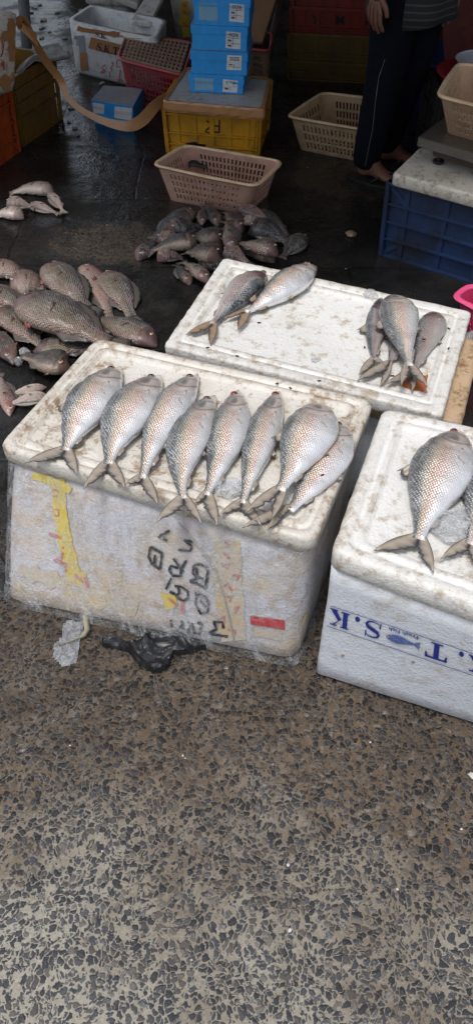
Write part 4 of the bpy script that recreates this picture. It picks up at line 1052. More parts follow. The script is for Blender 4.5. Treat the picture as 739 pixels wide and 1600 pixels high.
mb = MB(); mark_strip(mb, bfb, [(2, 62), (4, 70), (3, 82), (0, 88)], 2, .008); mark_strip(mb, bfb, [(0, 100), (4, 95), (5, 108)], 2, .008)
if mb.v: mb.build('red_scribble', INKR, fbk)
ya, yb = at(35, 231), at(98, 186)
yq = [ya, yb, yb+Vector((-.34, .13, 0)), ya+Vector((-.34, .13, 0))]
c3 = crate('open old yellow crate with a grey sheet over it, behind the orange one', yq, 0, .30, YELD, cols=(3, 3), hbars=(0, .4, .62, .82, 1), brace=False)
# folded liner sheet
mb = MB(); lo_ = [(29, 122, .29), (42, 106, .32), (56, 95, .345), (70, 97, .335), (84, 101, .31)]; hi_ = [(26, 112, .31), (40, 96, .335), (53, 86, .36), (68, 88, .35), (80, 94, .32)]; hi2 = [(34, 100, .26), (46, 90, .27), (58, 83, .29), (72, 84, .28), (84, 88, .27)]
mb.rings([[at(*p) for p in r] for r in (lo_, hi_, hi2)], closed=False)
tag(mb.build('plastic_sheet', simple('grey_sheet', (.22, .21, .20), .4, .4, coat=.3), None, True, origin=at(*lo_[0]), solid=.004), 'grey plastic sheet folded over the open yellow crate', 'sheet')
# black edged board
mb = MB(); P4 = [at(50, 80, .34), at(92, 71, .34), at(108, 90, .33), at(70, 98, .33)]; c = sum(P4, Vector())/4
mb.add([p for p in P4]+[p+Vector((0, 0, .012)) for p in P4], [(3, 2, 1, 0), (4, 5, 6, 7), (0, 1, 5, 4), (1, 2, 6, 5), (2, 3, 7, 6), (3, 0, 4, 7)])
bd = thing('foam_board', 'flat dirty white board with a black underside on the yellow crate', 'board', c)
mb.build('board_face', FOAM_D, bd)
mb = MB(); mb.add([p-Vector((0, 0, .004)) for p in P4]+[p-Vector((0, 0, .001)) for p in P4], [(3, 2, 1, 0), (4, 5, 6, 7), (0, 1, 5, 4), (1, 2, 6, 5), (2, 3, 7, 6), (3, 0, 4, 7)]); mb.build('black_backing', DARK, bd)
mb = MB(); mb.bar(at(85, 95, .0), at(85, 95, 0)+Vector((0, 0, .31)), .02, .02, up=(1, 0, 0)); 
# hanging brown tape ribbon
rp = [(26, 40, 3.72), (38, 32, 3.75), (52, 60, 3.78), (72, 95, 3.8), (95, 125, 3.82), (105, 150, 3.8), (128, 172, 3.78), (165, 190, 3.76), (200, 197, 3.74), (222, 188, 3.74), (243, 165, 3.74), (262, 150, 3.74)]
pts = [aty(*p) for p in rp]; sm = []
for i in range(len(pts)-1):
    p0, p1, p2, p3 = pts[max(i-1, 0)], pts[i], pts[i+1], pts[min(i+2, len(pts)-1)]
    for k in range(6):
        t = k/6; sm.append(.5*((2*p1)+(p2-p0)*t+(2*p0-5*p1+4*p2-p3)*t*t+(3*p1-p0-3*p2+p3)*t**3))
sm.append(pts[-1]); L, C_, R = [], [], []
for i, p in enumerate(sm):
    t = i/(len(sm)-1); a = .3+1.1*math.sin(t*7+.5); w = .021+.008*math.sin(t*9)
    tg = (sm[min(i+1, len(sm)-1)]-sm[max(i-1, 0)]).normalized(); n1 = tg.cross(Vector((0, 1, 0))).normalized(); n2 = tg.cross(n1)
    d = n1*math.cos(a*.5)+n2*math.sin(a*.5); L.append(p+d*w); C_.append(p+n1*.001); R.append(p-d*w)
mb = MB(); mb.rings([L, C_, R], closed=False)
tag(mb.build('tape_ribbon', TAPE, None, False, origin=pts[0], solid=.0008), 'long twisted brown tape ribbon hanging from the foam block to the yellow crate', 'tape')
mb = MB(); a = aty(34, 48, 3.7); mb.add([a, aty(60, 72, 3.7), aty(58, 52, 3.74), aty(45, 42, 3.75), aty(36, 36, 3.72)], [(0, 1, 2, 3, 4)])
tag(mb.build('tape_flap', TAPE, None, origin=a, solid=.002), 'stiff loose flap of brown tape sticking out of the foam block', 'tape')

# pole
mb = MB(); p = at(44, 92); mb.tube([p, aty(36, -20, p.y), aty(36, -20, p.y)*1.0+(aty(36, -20, p.y)-p)*1.6], .032, 14)
tag(mb.build('metal_pole', simple('grey_paint', (.22, .24, .26), .5, .5), None, True, origin=p), 'grey round metal pole rising behind the left crates', 'pole')

# open foam box with lettered tape
ot = q4([(104, 32), (143, 6), (262, 30), (245, 62)], .30); ot = [ot[0], ot[3], ot[2], ot[1]]
obm = q4([(113, 114), (262, 152)], 0); oq_ = [Vector((obm[0].x, obm[0].y, 0)), Vector((obm[1].x, obm[1].y, 0)), Vector((ot[2].x-.02, ot[2].y-.02, 0)), Vector((ot[3].x+.02, ot[3].y-.03, 0))]
skt = thing('foam_box', 'open white foam box bound with brown lettered tape at the back', 'foam box', sum(oq_, Vector())/4)
T0 = [Vector((p.x, p.y, 0)) for p in ot]; mb = MB(); rs = []
rs.append(rquad(oq_, .015, .05, 0, 10, 5)); rs.append(rquad(oq_, 0, .06, .02, 10, 5))
for t in (.33, .66, 1): rs.append(rquad([a.lerp(b, t) for a, b in zip(oq_, T0)], 0, .06, .30*t, 10, 5, .0015))
rs.append(rquad(T0, .028, .05, .30, 10, 5, .002)); rs.append(rquad([a.lerp(b, .2) for a, b in zip(oq_, T0)], .03, .05, .04, 10, 5))
mb.rings(rs, True, True); ob1 = mb.build('box_body', foam_mat('foam_back', (.62, .64, .64), (.25, .2, .14), .4, .5, 6, .5), skt, True)
bs = bvh_of(ob1)
mb = MB(); mark_strip(mb, bs, [(141, 66), (160, 71), (200, 81), (232, 89)], 18, .003); mark_strip(mb, bs, [(131, 82), (134, 124)], 11, .003)
mark_strip(mb, bs, [(106, 38), (130, 46), (170, 52), (230, 58)], 8, .003, rag=.3); bt_ = mb.build('brown_tape', TAPE, skt)
mb = MB(); mark_strip(mb, bs, [(107, 60), (125, 64)], 15, .003); mark_strip(mb, bs, [(128, 55), (132, 124)], 9, .0025); mb.build('clear_tape', simple('grey_tape', (.32, .33, .36), .25, .3, coat=.4), skt)
mb = MB(); o = Vector((151, 77.5)); e = Vector((1, .24)).normalized()
for ch, x in (('S', 0), ('.', 9.5), ('K', 12.5), ('.', 24), ('T', 26.5)): mark_polys(mb, bs, SERIF[ch], o+e*x, e*(9 if ch != '.' else 2), Vector((.1, -1))*(12 if ch != '.' else 2), .005)
o = Vector((149, 56))
for ch, x in (('S', 0), ('.', 8.2), ('K', 10), ('.', 17.8)): mark_polys(mb, bs, SERIF[ch], o+e*x, e*(7 if ch != '.' else 1.6), Vector((.1, -1))*(7 if ch != '.' else 1.6), .005)
mb.build('tape_lettering', INK, bt_, origin=parent_loc(skt))
mb = MB(); E9 = lambda pts: [(100+x/3.695, y/3.695) for x, y in pts]
for s_ in ([(222, 432), (215, 420), (230, 405), (222, 385), (238, 370), (245, 378)], [(225, 420), (240, 410), (232, 395)], [(262, 445), (270, 430), (265, 415), (280, 405), (272, 388), (288, 372), (280, 352)],
           [(330, 340), (308, 350), (308, 380), (325, 385)], [(330, 400), (318, 485)], [(318, 485), (312, 460), (328, 455), (345, 470)]):
    mark_strip(mb, bs, E9(s_), 1.2, .004, step=3)
mb.build('red_scribble', INKR, skt)
# leaning slabs
def slab(name, label, cat, P, th, mt, group=None):
    P = [Vector(p) for p in P]; n = (P[1]-P[0]).cross(P[3]-P[0]).normalized()*th; mb = MB()
    mb.add(P+[p+n for p in P], [(3, 2, 1, 0), (4, 5, 6, 7), (0, 1, 5, 4), (1, 2, 6, 5), (2, 3, 7, 6), (3, 0, 4, 7)])
    return tag(mb.build(name, mt, None, origin=min(P, key=lambda p: p.z), bevel=th*.25), label, cat, group)
slab('foam_slab', 'grey white foam slab leaning out of the open box', 'foam slab', [aty(204, 40, 4.75), aty(236, 44, 4.75), aty(262, -10, 5.2), aty(240, -16, 5.2)], .03, FOAM2)
slab('foam_slab', 'dirty foam slab lying across the far rim of the open box', 'foam slab', [aty(160, -5, 5.0), aty(215, 18, 4.95), aty(228, -20, 5.2), aty(180, -30, 5.2)], .04, FOAM_D)
k9 = [at(128, 8, .28), at(200, 14, .28)]; kk = quad_from(k9[0]+Vector((0, .1, 0)), k9[1]+Vector((0, .1, 0)), .4)
fx = thing('foam_box', 'second old foam box right behind the open lettered one', 'foam box', sum(kk, Vector())/4); mb = MB(); foam_body(mb, kk, kk, .26, .03); mb.build('box_body', FOAM_D, fx, True)
mb = MB(); lid_rings(mb, [p+Vector((0, 0, .3)) for p in kk], .30, .04, PROF[:6], .03); mb.build('lid', FOAM_D, fx, True)
# yellow taped foam box
ys = quad_from(at(268, 72), at(318, 78), .4)
yb_ = thing('foam_box', 'upright foam box with yellow lettered tape behind the red basket', 'foam box', sum(ys, Vector())/4)
mb = MB(); mb.rings([rquad(ys, .02, .03, 0, 6, 4), rquad(ys, 0, .03, .25, 6, 4, .001), rquad(ys, -.01, .03, .52, 6, 4, .001), rquad(ys, .01, .03, .53, 6, 4, .001)], True, True); o = mb.build('box_body', foam_mat('foam_grey', (.45, .44, .40), (.22, .16, .1), .5, .5, 8, .5), yb_, True)
by = bvh_of(o); mb = MB(); mark_strip(mb, by, [(288, 2), (289, 30), (292, 58)], 12, .003); mark_strip(mb, by, [(262, 28), (280, 33), (296, 38)], 9, .003); ty = mb.build('yellow_tape', simple('tape_yellow_deep', (.62, .42, .04), .4, .4, (.3, .2, .05), 14), yb_)
mb = MB()
for ch, p_, ex_, ey_ in (('S', (285, 12), (0, -8), (8, 0)), ('S', (286, 24), (0, -8), (8, 0)), ('K', (287, 42), (0, -8), (8, 0)), ('S', (266, 34), (8, 2), (0, -8)), ('S', (289, 64), (0, -8), (8, 0))): mark_polys(mb, by, SERIF[ch], p_, ex_, ey_, .005)
if mb.v: mb.build('tape_lettering', INKR, ty, origin=parent_loc(yb_))

# tipped red basket: base up
def flipped_basket(label, topq, botq, z1, mt, tmt):
    root = basket(label, [(p.x, p.y) for p in topq], [(p.x, p.y) for p in botq], 0, z1, mt, mt, cols=(8, 13), rows=6, rad=.05, slotf=.6)
    q = [Vector((p.x, p.y, z1)) for p in topq]; mb = MB(); B = lambda u, v: (q[0].lerp(q[3], u)).lerp(q[1].lerp(q[2], u), v)+Vector((0, 0, .004))
    for i in range(15): u = .06+.88*i/14; mb.bar(B(u, .03), B(u, .97), .010, .008)
    for i in range(9): v = .05+.9*i/8; mb.bar(B(.03, v), B(.97, v), .010, .0075)
    mb.build('grid_base', tmt, root)
    return root
rtop = q4([(187, 92), (200, 52), (301, 68), (285, 118)], .27); rbot = q4([(202, 158), (212, 122), (302, 140), (290, 186)], 0)
rbk = flipped_basket('upturned dark red basket with dusty grid base by the open foam box', rtop, rbot, .27, REDB, REDTOP)
br_ = bvh_of(rbk.children[0]); a, b_ = at(222, 122, .12), at(247, 127, .12)
mb = MB(); P0 = cast(br_, 221, 124, .004); P1 = cast(br_, 247, 130, .004)
if P0 and P1: mb.bar(P0, P1, .012, .035); mb.build('handle', REDB, rbk)
# second reddish basket behind the blue stack
basket('reddish brown basket half hidden behind the blue boxes', q4([(385, 75), (392, 48), (424, 52), (420, 80)], .28), q4([(388, 130), (392, 105), (422, 108), (418, 150)], .0), 0, .28, REDTOP, REDB, cols=(5, 5), rows=5, rad=.04)
# leaning board and pole
slab('wooden_board', 'tan wooden board leaning behind the blue boxes', 'board', [aty(386, 70, 4.5), aty(410, 70, 4.5), aty(445, -40, 4.9), aty(400, -40, 4.9)], .02, WOOD)
mb = MB(); mb.tube([at(402, 150), aty(455, -60, 4.9)], .022, 10)
tag(mb.build('wooden_pole', simple('dark_wood', (.05, .035, .025), .7, .4), None, True, origin=at(402, 150)), 'dark wooden pole slanting beside the tan board', 'pole')

# back stacks
sa, sb = at(450, 124), at(596, 132)
stq = quad_from(sa, sb, .4); zz = [0, .165, .33]
zy = aty(500, 96, sa.y).z; zt = aty(500, 53, sa.y).z
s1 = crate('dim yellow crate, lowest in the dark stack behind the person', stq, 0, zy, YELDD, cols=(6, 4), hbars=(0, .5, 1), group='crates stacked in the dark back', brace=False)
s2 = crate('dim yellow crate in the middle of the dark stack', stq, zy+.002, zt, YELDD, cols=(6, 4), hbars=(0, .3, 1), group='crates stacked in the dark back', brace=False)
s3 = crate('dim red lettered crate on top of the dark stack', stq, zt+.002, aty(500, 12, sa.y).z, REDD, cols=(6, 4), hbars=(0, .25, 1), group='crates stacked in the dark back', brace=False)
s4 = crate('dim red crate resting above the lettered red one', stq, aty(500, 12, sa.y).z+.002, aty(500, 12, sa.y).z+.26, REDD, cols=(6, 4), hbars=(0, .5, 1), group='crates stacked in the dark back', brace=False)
bs3 = bvh_of(s3.children[0]); mb = MB(); BI = simple('black_letters', (.008, .008, .008), .6, 0, bump=0)
for ch, x, y in (('Y', 486, 36), ('M', 524, 37), ('S', 562, 38)): mark_text(mb, bs3, ch, (x, y), (13, .5), (0, -13), .004, .03)
if mb.v: mb.build('painted_letters', BI, s3)
t2 = quad_from(at(640, 168), at(696, 172), .4)
zz1 = aty(670, 115, t2[0].y).z; zz2 = aty(670, 62, t2[0].y).z
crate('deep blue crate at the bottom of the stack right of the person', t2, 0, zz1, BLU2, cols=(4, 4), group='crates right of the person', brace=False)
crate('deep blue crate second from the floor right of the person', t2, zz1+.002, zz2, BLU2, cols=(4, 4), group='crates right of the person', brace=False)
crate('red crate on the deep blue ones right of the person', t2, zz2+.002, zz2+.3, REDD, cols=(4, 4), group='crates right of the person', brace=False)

# dark red sack heap
mb = MB(); cs = aty(735, 60, 4.1); rs = []
for i in range(12):
    t = i/11; a = math.pi*t; rr = .26*math.sin(a)**.6+.001; zc_ = .0+1.0*t
    rs.append([Vector((cs.x+.12+math.cos(b)*rr*(1+.2*noise.noise(Vector((math.cos(b)*2, t*4, 1)))), cs.y+math.sin(b)*rr, zc_+.03*noise.noise(Vector((b*2, t*6, 4))))) for b in [2*math.pi*k/20 for k in range(20)]])
mb.rings(rs, True, True); tag(mb.build('net_sack', simple('red_net', (.13, .018, .016), .7, .6, (.02, .01, .01), 30, bump=.6), None, True, origin=(cs.x+.12, cs.y, 0)), 'tall dark red net sack standing in the right corner', 'sack')

# blue crate with foam lid, scale and basket
bc = quad_from(at(592, 398), at(739, 444), .42); w_ = (bc[1]-bc[0]).normalized(); bc[1] = bc[0]+w_*.62; bc[2] = bc[3]+w_*.62
zbl = aty(612, 286, bc[0].y).z
bcr = crate('large blue ribbed crate carrying the weighing scale', bc, 0, zbl, BLU, cols=(4, 4), hbars=(0, .26, .50, .74, 1))
L0 = at(612, 272, zbl+.045); L1 = at(739, 306, zbl+.045); L3 = at(656, 230, zbl+.045); w_ = (L1-L0).normalized(); L1 = L0+w_*.66; L2 = L3+w_*.64
fl = thing('foam_slab', 'dirty white foam lid between the blue crate and the scale', 'foam lid', (L0+L1+L2+L3)/4-Vector((0, 0, .045)))
mb = MB(); lid_rings(mb, [L0, L1, L2, L3], zbl+.048, .046, PROF[:5]+[(.02, 0)], .02, .001, seed=4); mb.build('panel', foam_mat('foam_lid_dirty', (.62, .58, .50), (.26, .18, .1), .6, .6, 8, .45), fl, True)
zl = zbl+.048
S0, S1, S3 = at(652, 214, zl+.10), at(739, 240, zl+.10), at(700, 178, zl+.10); w_ = (S1-S0).normalized(); S1 = S0+w_*.42; S2 = S3+w_*.42
sc_ = thing('weighing_scale', 'low platform scale with steel plate and brown base on the foam lid', 'scale', (S0+S1+S2+S3)/4-Vector((0, 0, .10)))
mb = MB(); Q = [S0, S1, S2, S3]; mb.rings([rquad(Q, .002, .006, zl+.068, 4, 2), rquad(Q, 0, .008, zl+.07, 4, 2), rquad(Q, 0, .008, zl+.097, 4, 2), rquad(Q, .004, .006, zl+.10, 4, 2)], True, True); mb.build('steel_plate', STEEL, sc_)
mb = MB(); Qb = [q+Vector((.03, 0, 0)) for q in Q]; mb.rings([rquad(Qb, .03, .01, zl+.03, 4, 2), rquad(Qb, .025, .01, zl+.035, 4, 2), rquad(Qb, .025, .01, zl+.060, 4, 2), rquad(Qb, .05, .01, zl+.068, 4, 2)], True, True); mb.build('base_frame', BROWNM, sc_)
for q in [rquad(Qb, .045, .01, zl, 1, 1)[i*2] for i in range(4)]:
    mb = MB(); mb.tube([q+Vector((0, 0, .0)), q+Vector((0, 0, .010))], .021, 14); mb.tube([q+Vector((0, 0, .009)), q+Vector((0, 0, .035))], .007, 8); mb.build('foot', DARK, sc_)
zp = zl+.101
bt = q4([(685, 150), (716, 100), (830, 118), (800, 178)], zp+.17); bb_ = q4([(696, 207), (722, 176), (815, 190), (790, 232)], zp)
basket('tan pink basket standing on the steel plate of the scale', bt, bb_, zp, zp+.17, TANC, CREAM, cols=(8, 14))
# red tray with white bowl behind
cq = aty(722, 100, 3.55)
mb = MB(); rg = []
for r, z_ in ((.03, .0), (.13, .0), (.17, .04), (.175, .045), (.165, .045), (.12, .008), (.02, .006)): rg.append([Vector((cq.x+.07+r*math.cos(a), cq.y+r*math.sin(a), .40+z_)) for a in [2*math.pi*k/24 for k in range(24)]])
mb.rings(rg, True, True); tag(mb.build('tray', simple('red_tray', (.30, .02, .03), .4, .2), None, True, origin=(cq.x+.07, cq.y, .4)), 'round red tray behind the basket on the scale', 'tray')
mb = MB(); rg = []
for r, z_ in ((.03, .05), (.09, .05), (.12, .09), (.123, .09), (.11, .085), (.02, .06)): rg.append([Vector((cq.x+.09+r*math.cos(a), cq.y+r*math.sin(a), .40+z_)) for a in [2*math.pi*k/24 for k in range(24)]])
mb.rings(rg, True, True); tag(mb.build('bowl', simple('white_bowl', (.55, .57, .62), .3, .2), None, True, origin=(cq.x+.09, cq.y, .45)), 'small white bowl sitting in the red tray', 'bowl')
stq_ = quad_from((cq.x-.1, cq.y-.15), (cq.x+.28, cq.y-.15), .3)
crate('black crate hidden behind the scale, holding up the red tray', stq_, 0, .398, simple('crate_black', (.015, .015, .016), .5, .3), cols=(4, 4), brace=False)

# hot pink basket at right edge
hp = q4([(712, 466), (735, 448), (850, 470), (830, 520)], .26); hb = q4([(722, 520), (740, 500), (835, 525), (815, 565)], .10)
basket('bright hot pink basket cut by the right photo edge', hp, hb, .08, .26, HOTP, cols=(9, 14), rad=.035, rimw=.02)
hq = [Vector((p.x, p.y, 0)) for p in hb]
mb = MB(); foam_body(mb, hq, hq, .078, .02); 
tx = thing('foam_box', 'shallow dark red foam tray beneath the hot pink basket', 'tray', sum(hq, Vector())/4); mb.build('tray_body', simple('maroon', (.12, .015, .02), .5, .3), tx, True)
mb = MB(); c = at(734, 535, .17); rs = []
for i in range(8):
    t = i/7; r = .05*math.sin(math.pi*(t*.85+.12))
    rs.append([Vector((c.x+math.cos(a)*r*(1+.4*noise.noise(Vector((math.cos(a)*3, math.sin(a)*3, t*5)))), c.y+math.sin(a)*r, .082+t*.13)) for a in [2*math.pi*k/18 for k in range(18)]])
mb.rings(rs, True, True); tag(mb.build('plastic_bag', BAG, None, True, origin=(c.x, c.y, .08)), 'small clear plastic bag in front of the hot pink basket', 'plastic bag')

# ------------------------------------------------------------------ person
SKIN = simple('skin', (.20, .09, .06), .5, .3, (.12, .05, .03), 14, bump=.1); HAIR = simple('hair', (.01, .009, .008), .6, 0)
NAVY = simple('navy_cloth', (.0045, .005, .010), .95, .4, (.003, .003, .004), 8, spec=.15)
def striped():
    mt, n, l, b = mat('striped_shirt'); k = N(mt); g = k.geo(); z = k.sep(g)[2]
    w = k.math('SINE', k.math('MULTIPLY', k.math('ADD', z, k.math('MULTIPLY', k.noise(g, 4, 2), .03)), 260))
    k.put(b.inputs['Base Color'], k.mix(k.ramp(w, [(.55, 0.0), (.8, 1.0)]), (.018, .019, .020), (.055, .055, .052))); b.inputs['Roughness'].default_value = .9
    return mt
SHIRT = striped()
def skin_mesh(name, verts, edges, radii, mt, parent, root=0, sub=2, off=Vector()):
    me = bpy.data.meshes.new(name); me.from_pydata([Vector(v)-off for v in verts], edges, []); o = bpy.data.objects.new(name, me); COL.objects.link(o)
    md = o.modifiers.new('skin', 'SKIN'); md.use_smooth_shade = True
    if not me.skin_vertices: 
        bm_ = bmesh.new(); bm_.from_mesh(me); bm_.verts.layers.skin.verify(); bm_.to_mesh(me); bm_.free()
    for i, r in enumerate(radii):
        sv = me.skin_vertices[0].data[i]; sv.radius = r if isinstance(r, tuple) else (r, r); sv.use_root = (i == root)
    s2 = o.modifiers.new('sub', 'SUBSURF'); s2.levels = sub; s2.render_levels = sub
    bpy.context.view_layer.update()
    m2 = bpy.data.meshes.new_from_object(o.evaluated_get(bpy.context.evaluated_depsgraph_get())); bpy.data.objects.remove(o)
    m2.name = name; m2.materials.clear(); m2.materials.append(mt)
    for p in m2.polygons: p.use_smooth = True
    o = bpy.data.objects.new(name, m2); COL.objects.link(o); o.parent = parent
    return o
F1 = at(575, 283); F2 = at(600, 258)
hipc = Vector(((F1.x+F2.x)/2+.05, (F1.y+F2.y)/2+.03, .86))
fw = Vector((.62, -.78, 0)).normalized(); rt_ = Vector((-fw.y*-1, fw.x, 0))*-1   # person's right
rt_ = Vector((-.78, -.62, 0)).normalized()
pr = thing('person', 'standing person in striped grey shirt, dark navy trousers and flip flops, hands hanging', 'person', (hipc.x, hipc.y, 0))
po = Vector((hipc.x, hipc.y, 0))
HR = hipc+rt_*.10; HL = hipc-rt_*.10
aR = Vector((F1.x-.02, F1.y+.01, .085)); aL = Vector((F2.x+.0, F2.y+.01, .085))
kR = (HR+aR)/2+fw*.03+Vector((0, 0, .02)); kL = (HL+aL)/2+fw*.03+Vector((0, 0, .02))
tR = (Vector((.9, -.42, 0))).normalized(); tL = (Vector((.95, -.15, 0))).normalized()
chest = hipc+Vector((0, 0, .38)); neck = hipc+Vector((0, 0, .55)); head = hipc+Vector((0, 0, .70))+fw*.02
sR_ = chest+rt_*.18+Vector((0, 0, .10)); sL_ = chest-rt_*.18+Vector((0, 0, .10))
hndR = aty(584, 22, hipc.y-.20); hndL = aty(700, 8, hipc.y-.02)
eR = (sR_+hndR)/2+rt_*.05-fw*.04; eL = (sL_+hndL)/2-rt_*.04-fw*.03
V_ = [hipc, hipc+Vector((0, 0, .18)), chest, neck, head-Vector((0, 0, .03)), head+Vector((0, 0, .06)),
      HR-Vector((0, 0, .04)), kR, aR, aR-Vector((0, 0, .05))-tR*.03, HL-Vector((0, 0, .04)), kL, aL, aL-Vector((0, 0, .05))-tL*.03,
      aR+tR*.09-Vector((0, 0, .048)), aR+tR*.16-Vector((0, 0, .056)), aL+tL*.09-Vector((0, 0, .048)), aL+tL*.16-Vector((0, 0, .056)),
      sR_, eR, hndR+Vector((0, 0, .09)), hndR+Vector((0, 0, .04)), sL_, eL, hndL+Vector((0, 0, .09)), hndL+Vector((0, 0, .04))]
E_ = [(0, 1), (1, 2), (2, 3), (3, 4), (4, 5), (0, 6), (6, 7), (7, 8), (8, 9), (0, 10), (10, 11), (11, 12), (12, 13), (8, 14), (14, 15), (12, 16), (16, 17), (2, 18), (18, 19), (19, 20), (20, 21), (2, 22), (22, 23), (23, 24), (24, 25)]
R_ = [.13, .12, .14, .055, .085, .085, .085, .055, .038, .028, .085, .055, .038, .028, (.040, .024), (.042, .014), (.040, .024), (.042, .014), .055, .042, .028, (.036, .022), .055, .042, .028, (.036, .022)]
nb = len(V_)
def fingers(h, side, inn):
    """four unequal bent fingers and a thumb from the palm"""
    global nb
    pi = len(V_)-1
    base = h+Vector((0, 0, .02)); acr = fw*.9
    for q, (ln, dx) in enumerate(((.070, .034), (.080, .012), (.074, -.011), (.056, -.032))):
        b0_ = base+acr*dx-Vector((0, 0, .01)); b1_ = b0_-Vector((0, 0, ln*.5))+inn*.006; b2_ = b1_-Vector((0, 0, ln*.5))+inn*.024
        yield [base+acr*dx*.5+Vector((0, 0, .03)), b0_, b1_, b2_], [.011, .0098, .009, .0072]
    b0_ = base+acr*.034+Vector((0, 0, .035)); yield [base+Vector((0, 0, .05)), b0_, b0_+acr*.022-Vector((0, 0, .03))+inn*.01, b0_+acr*.026-Vector((0, 0, .062))+inn*.018], [.013, .0115, .0105, .008]
skin_mesh('body', V_, E_, R_, SKIN, pr, 0, 2, po)
bodyo = pr.children[0]
extra = []
for hnd, inn in ((hndR, -rt_), (hndL, rt_)):
    for pts, rr in fingers(hnd, 0, inn):
        extra.append(skin_mesh('finger', pts, [(0, 1), (1, 2), (2, 3)], rr, SKIN, pr, 0, 2, po))
for an, tt_ in ((aR, tR), (aL, tL)):
    sd_ = Vector((-tt_.y, tt_.x, 0))
    for q, (dx, ln, r) in enumerate(((.030, .045, .0125), (.011, .042, .009), (-.005, .037, .0085), (-.020, .031, .008), (-.033, .025, .0075))):
        s_ = 1 if tt_ is tL else 1
        b0_ = an+tt_*.145+sd_*dx-Vector((0, 0, .058))
        extra.append(skin_mesh('toe', [b0_, b0_+tt_*ln*.6+Vector((0, 0, .002)), b0_+tt_*ln-Vector((0, 0, .004))], [(0, 1), (1, 2)], [r, r, r*.8], SKIN, pr, 0, 2, po))
# head features
for s_ in (-1, 1):
    mb = MB(); e = head+fw*.088+rt_*(.032*s_)+Vector((0, 0, .025)); mb.tube([e-fw*.01, e+fw*.001], .012, 10, 0); mb.tube([e, e+fw*.004], .006, 8, 1); o_ = mb.build('eye', [EYE_S, EYE_B], pr, True)
    mb = MB(); e = head+rt_*(.09*s_)+Vector((0, 0, .01)); mb.tube([e+Vector((0, 0, -.03)), e+Vector((0, 0, 0))+rt_*s_*.008, e+Vector((0, 0, .03))], [.008, .014, .010], 8, flat=1.4); mb.build('ear', SKIN, pr, True)
mb = MB(); e = head+fw*.09; mb.tube([e+Vector((0, 0, .03)), e+fw*.014-Vector((0, 0, .006)), e-Vector((0, 0, .018))+fw*.006], [.006, .014, .008], 10); mb.build('nose', SKIN, pr, True)
mb = MB(); e = head+fw*.082-Vector((0, 0, .045)); mb.tube([e-rt_*.024, e+fw*.006, e+rt_*.024], [.003, .007, .003], 8); mb.build('mouth', simple('lips', (.2, .06, .05), .5, 0), pr, True)
mb = MB(); rs = []
for i in range(7):
    a = i/6*math.pi*.5; rs.append([head-fw*.012+Vector((math.cos(b)*.104*math.cos(a), math.sin(b)*.108*math.cos(a), .03+.125*math.sin(a))) for b in [2*math.pi*k/20 for k in range(20)]])
mb.rings(rs, False, True); mb.build('hair', HAIR, pr, True, solid=.012)
# trousers and shirt
VT = [hipc+Vector((0, 0, .10)), hipc-Vector((0, 0, .02)), HR-Vector((0, 0, .10)), kR, aR+Vector((0, 0, .03)), aR-Vector((0, 0, .035)), HL-Vector((0, 0, .10)), kL, aL+Vector((0, 0, .03)), aL-Vector((0, 0, .03))]
skin_mesh('trousers', VT, [(0, 1), (1, 2), (2, 3), (3, 4), (4, 5), (1, 6), (6, 7), (7, 8), (8, 9)], [.145, .148, .108, .088, .066, .062, .108, .088, .068, .062], NAVY, pr, 0, 2, po)
btr = bvh_of(pr.children[-1])
tro = pr.children[-1]
mb = MB()
for x0, l_ in ((0, [(601, 92), (592, 120), (586, 160), (582, 200), (574, 240), (568, 272)]),): mark_strip(mb, btr, l_, .6, .003, step=6)
if mb.v: mb.build('piping', simple('white_piping', (.14, .14, .13), .7, .2), tro, origin=po)
VS = [hipc-Vector((0, 0, .03)), hipc+Vector((0, 0, .035)), hipc+Vector((0, 0, .2)), chest+Vector((0, 0, .02)), neck-Vector((0, 0, .04)), sR_, eR+Vector((0, 0, .06)), sL_, eL+Vector((0, 0, .06))]
skin_mesh('shirt', VS, [(0, 1), (1, 2), (2, 3), (3, 4), (3, 5), (5, 6), (3, 7), (7, 8)], [.165, .165, .16, .165, .07, .08, .065, .08, .065], SHIRT, pr, 0, 2, po)
mb = MB(); rs = []
for i in range(9):
    t = i/8; zz_ = .98-.345*t; rs.append([Vector((hipc.x, hipc.y, zz_-(.012*math.sin(3*b) if i == 8 else 0)))+rt_*math.cos(b)*(.160+.022*t+.008*math.sin(b*5+t*3)*t)+fw*math.sin(b)*(.150+.035*t+.008*math.sin(b*7)*t) for b in [2*math.pi*k/40 for k in range(40)]])
mb.rings(rs); mb.build('shirt_hem', SHIRT, pr, True, origin=po, solid=.003)
for an, tt_ in ((aR, tR), (aL, tL)):
    g_ = thing('flip_flop', None, None, (0, 0, 0)); del_ = None
    g_.parent = pr; g_.location = (0, 0, 0)
    g_.name = 'flip_flop'
    sd_ = Vector((-tt_.y, tt_.x, 0)); out = []
    c0 = Vector((an.x, an.y, 0))+tt_*.06
    for k in range(24):
        a = 2*math.pi*k/24; w = .048*(1+.12*math.cos(a)); out.append(c0+tt_*(.145*math.cos(a))+sd_*(w*math.sin(a)*(1-.10*math.cos(2*a))))
    mb = MB(); mb.rings([[p+Vector((0, 0, z_)) for p in out] for z_ in (.001, .014)], True, True); mb.build('sole', DARK, g_, False, origin=po)
    mb = MB(); n0 = an+tt_*.125-Vector((0, 0, .045)); mb.tube([n0+tt_*.02-Vector((0, 0, .02)), n0+Vector((0, 0, .012)), n0-tt_*.05+sd_*.038+Vector((0, 0, .0)), n0-tt_*.08+sd_*.046-Vector((0, 0, .025))], .005, 6)
    mb.tube([n0+Vector((0, 0, .012)), n0-tt_*.05-sd_*.038, n0-tt_*.08-sd_*.046-Vector((0, 0, .025))], .005, 6); mb.build('strap', DARK, g_, True, origin=po)

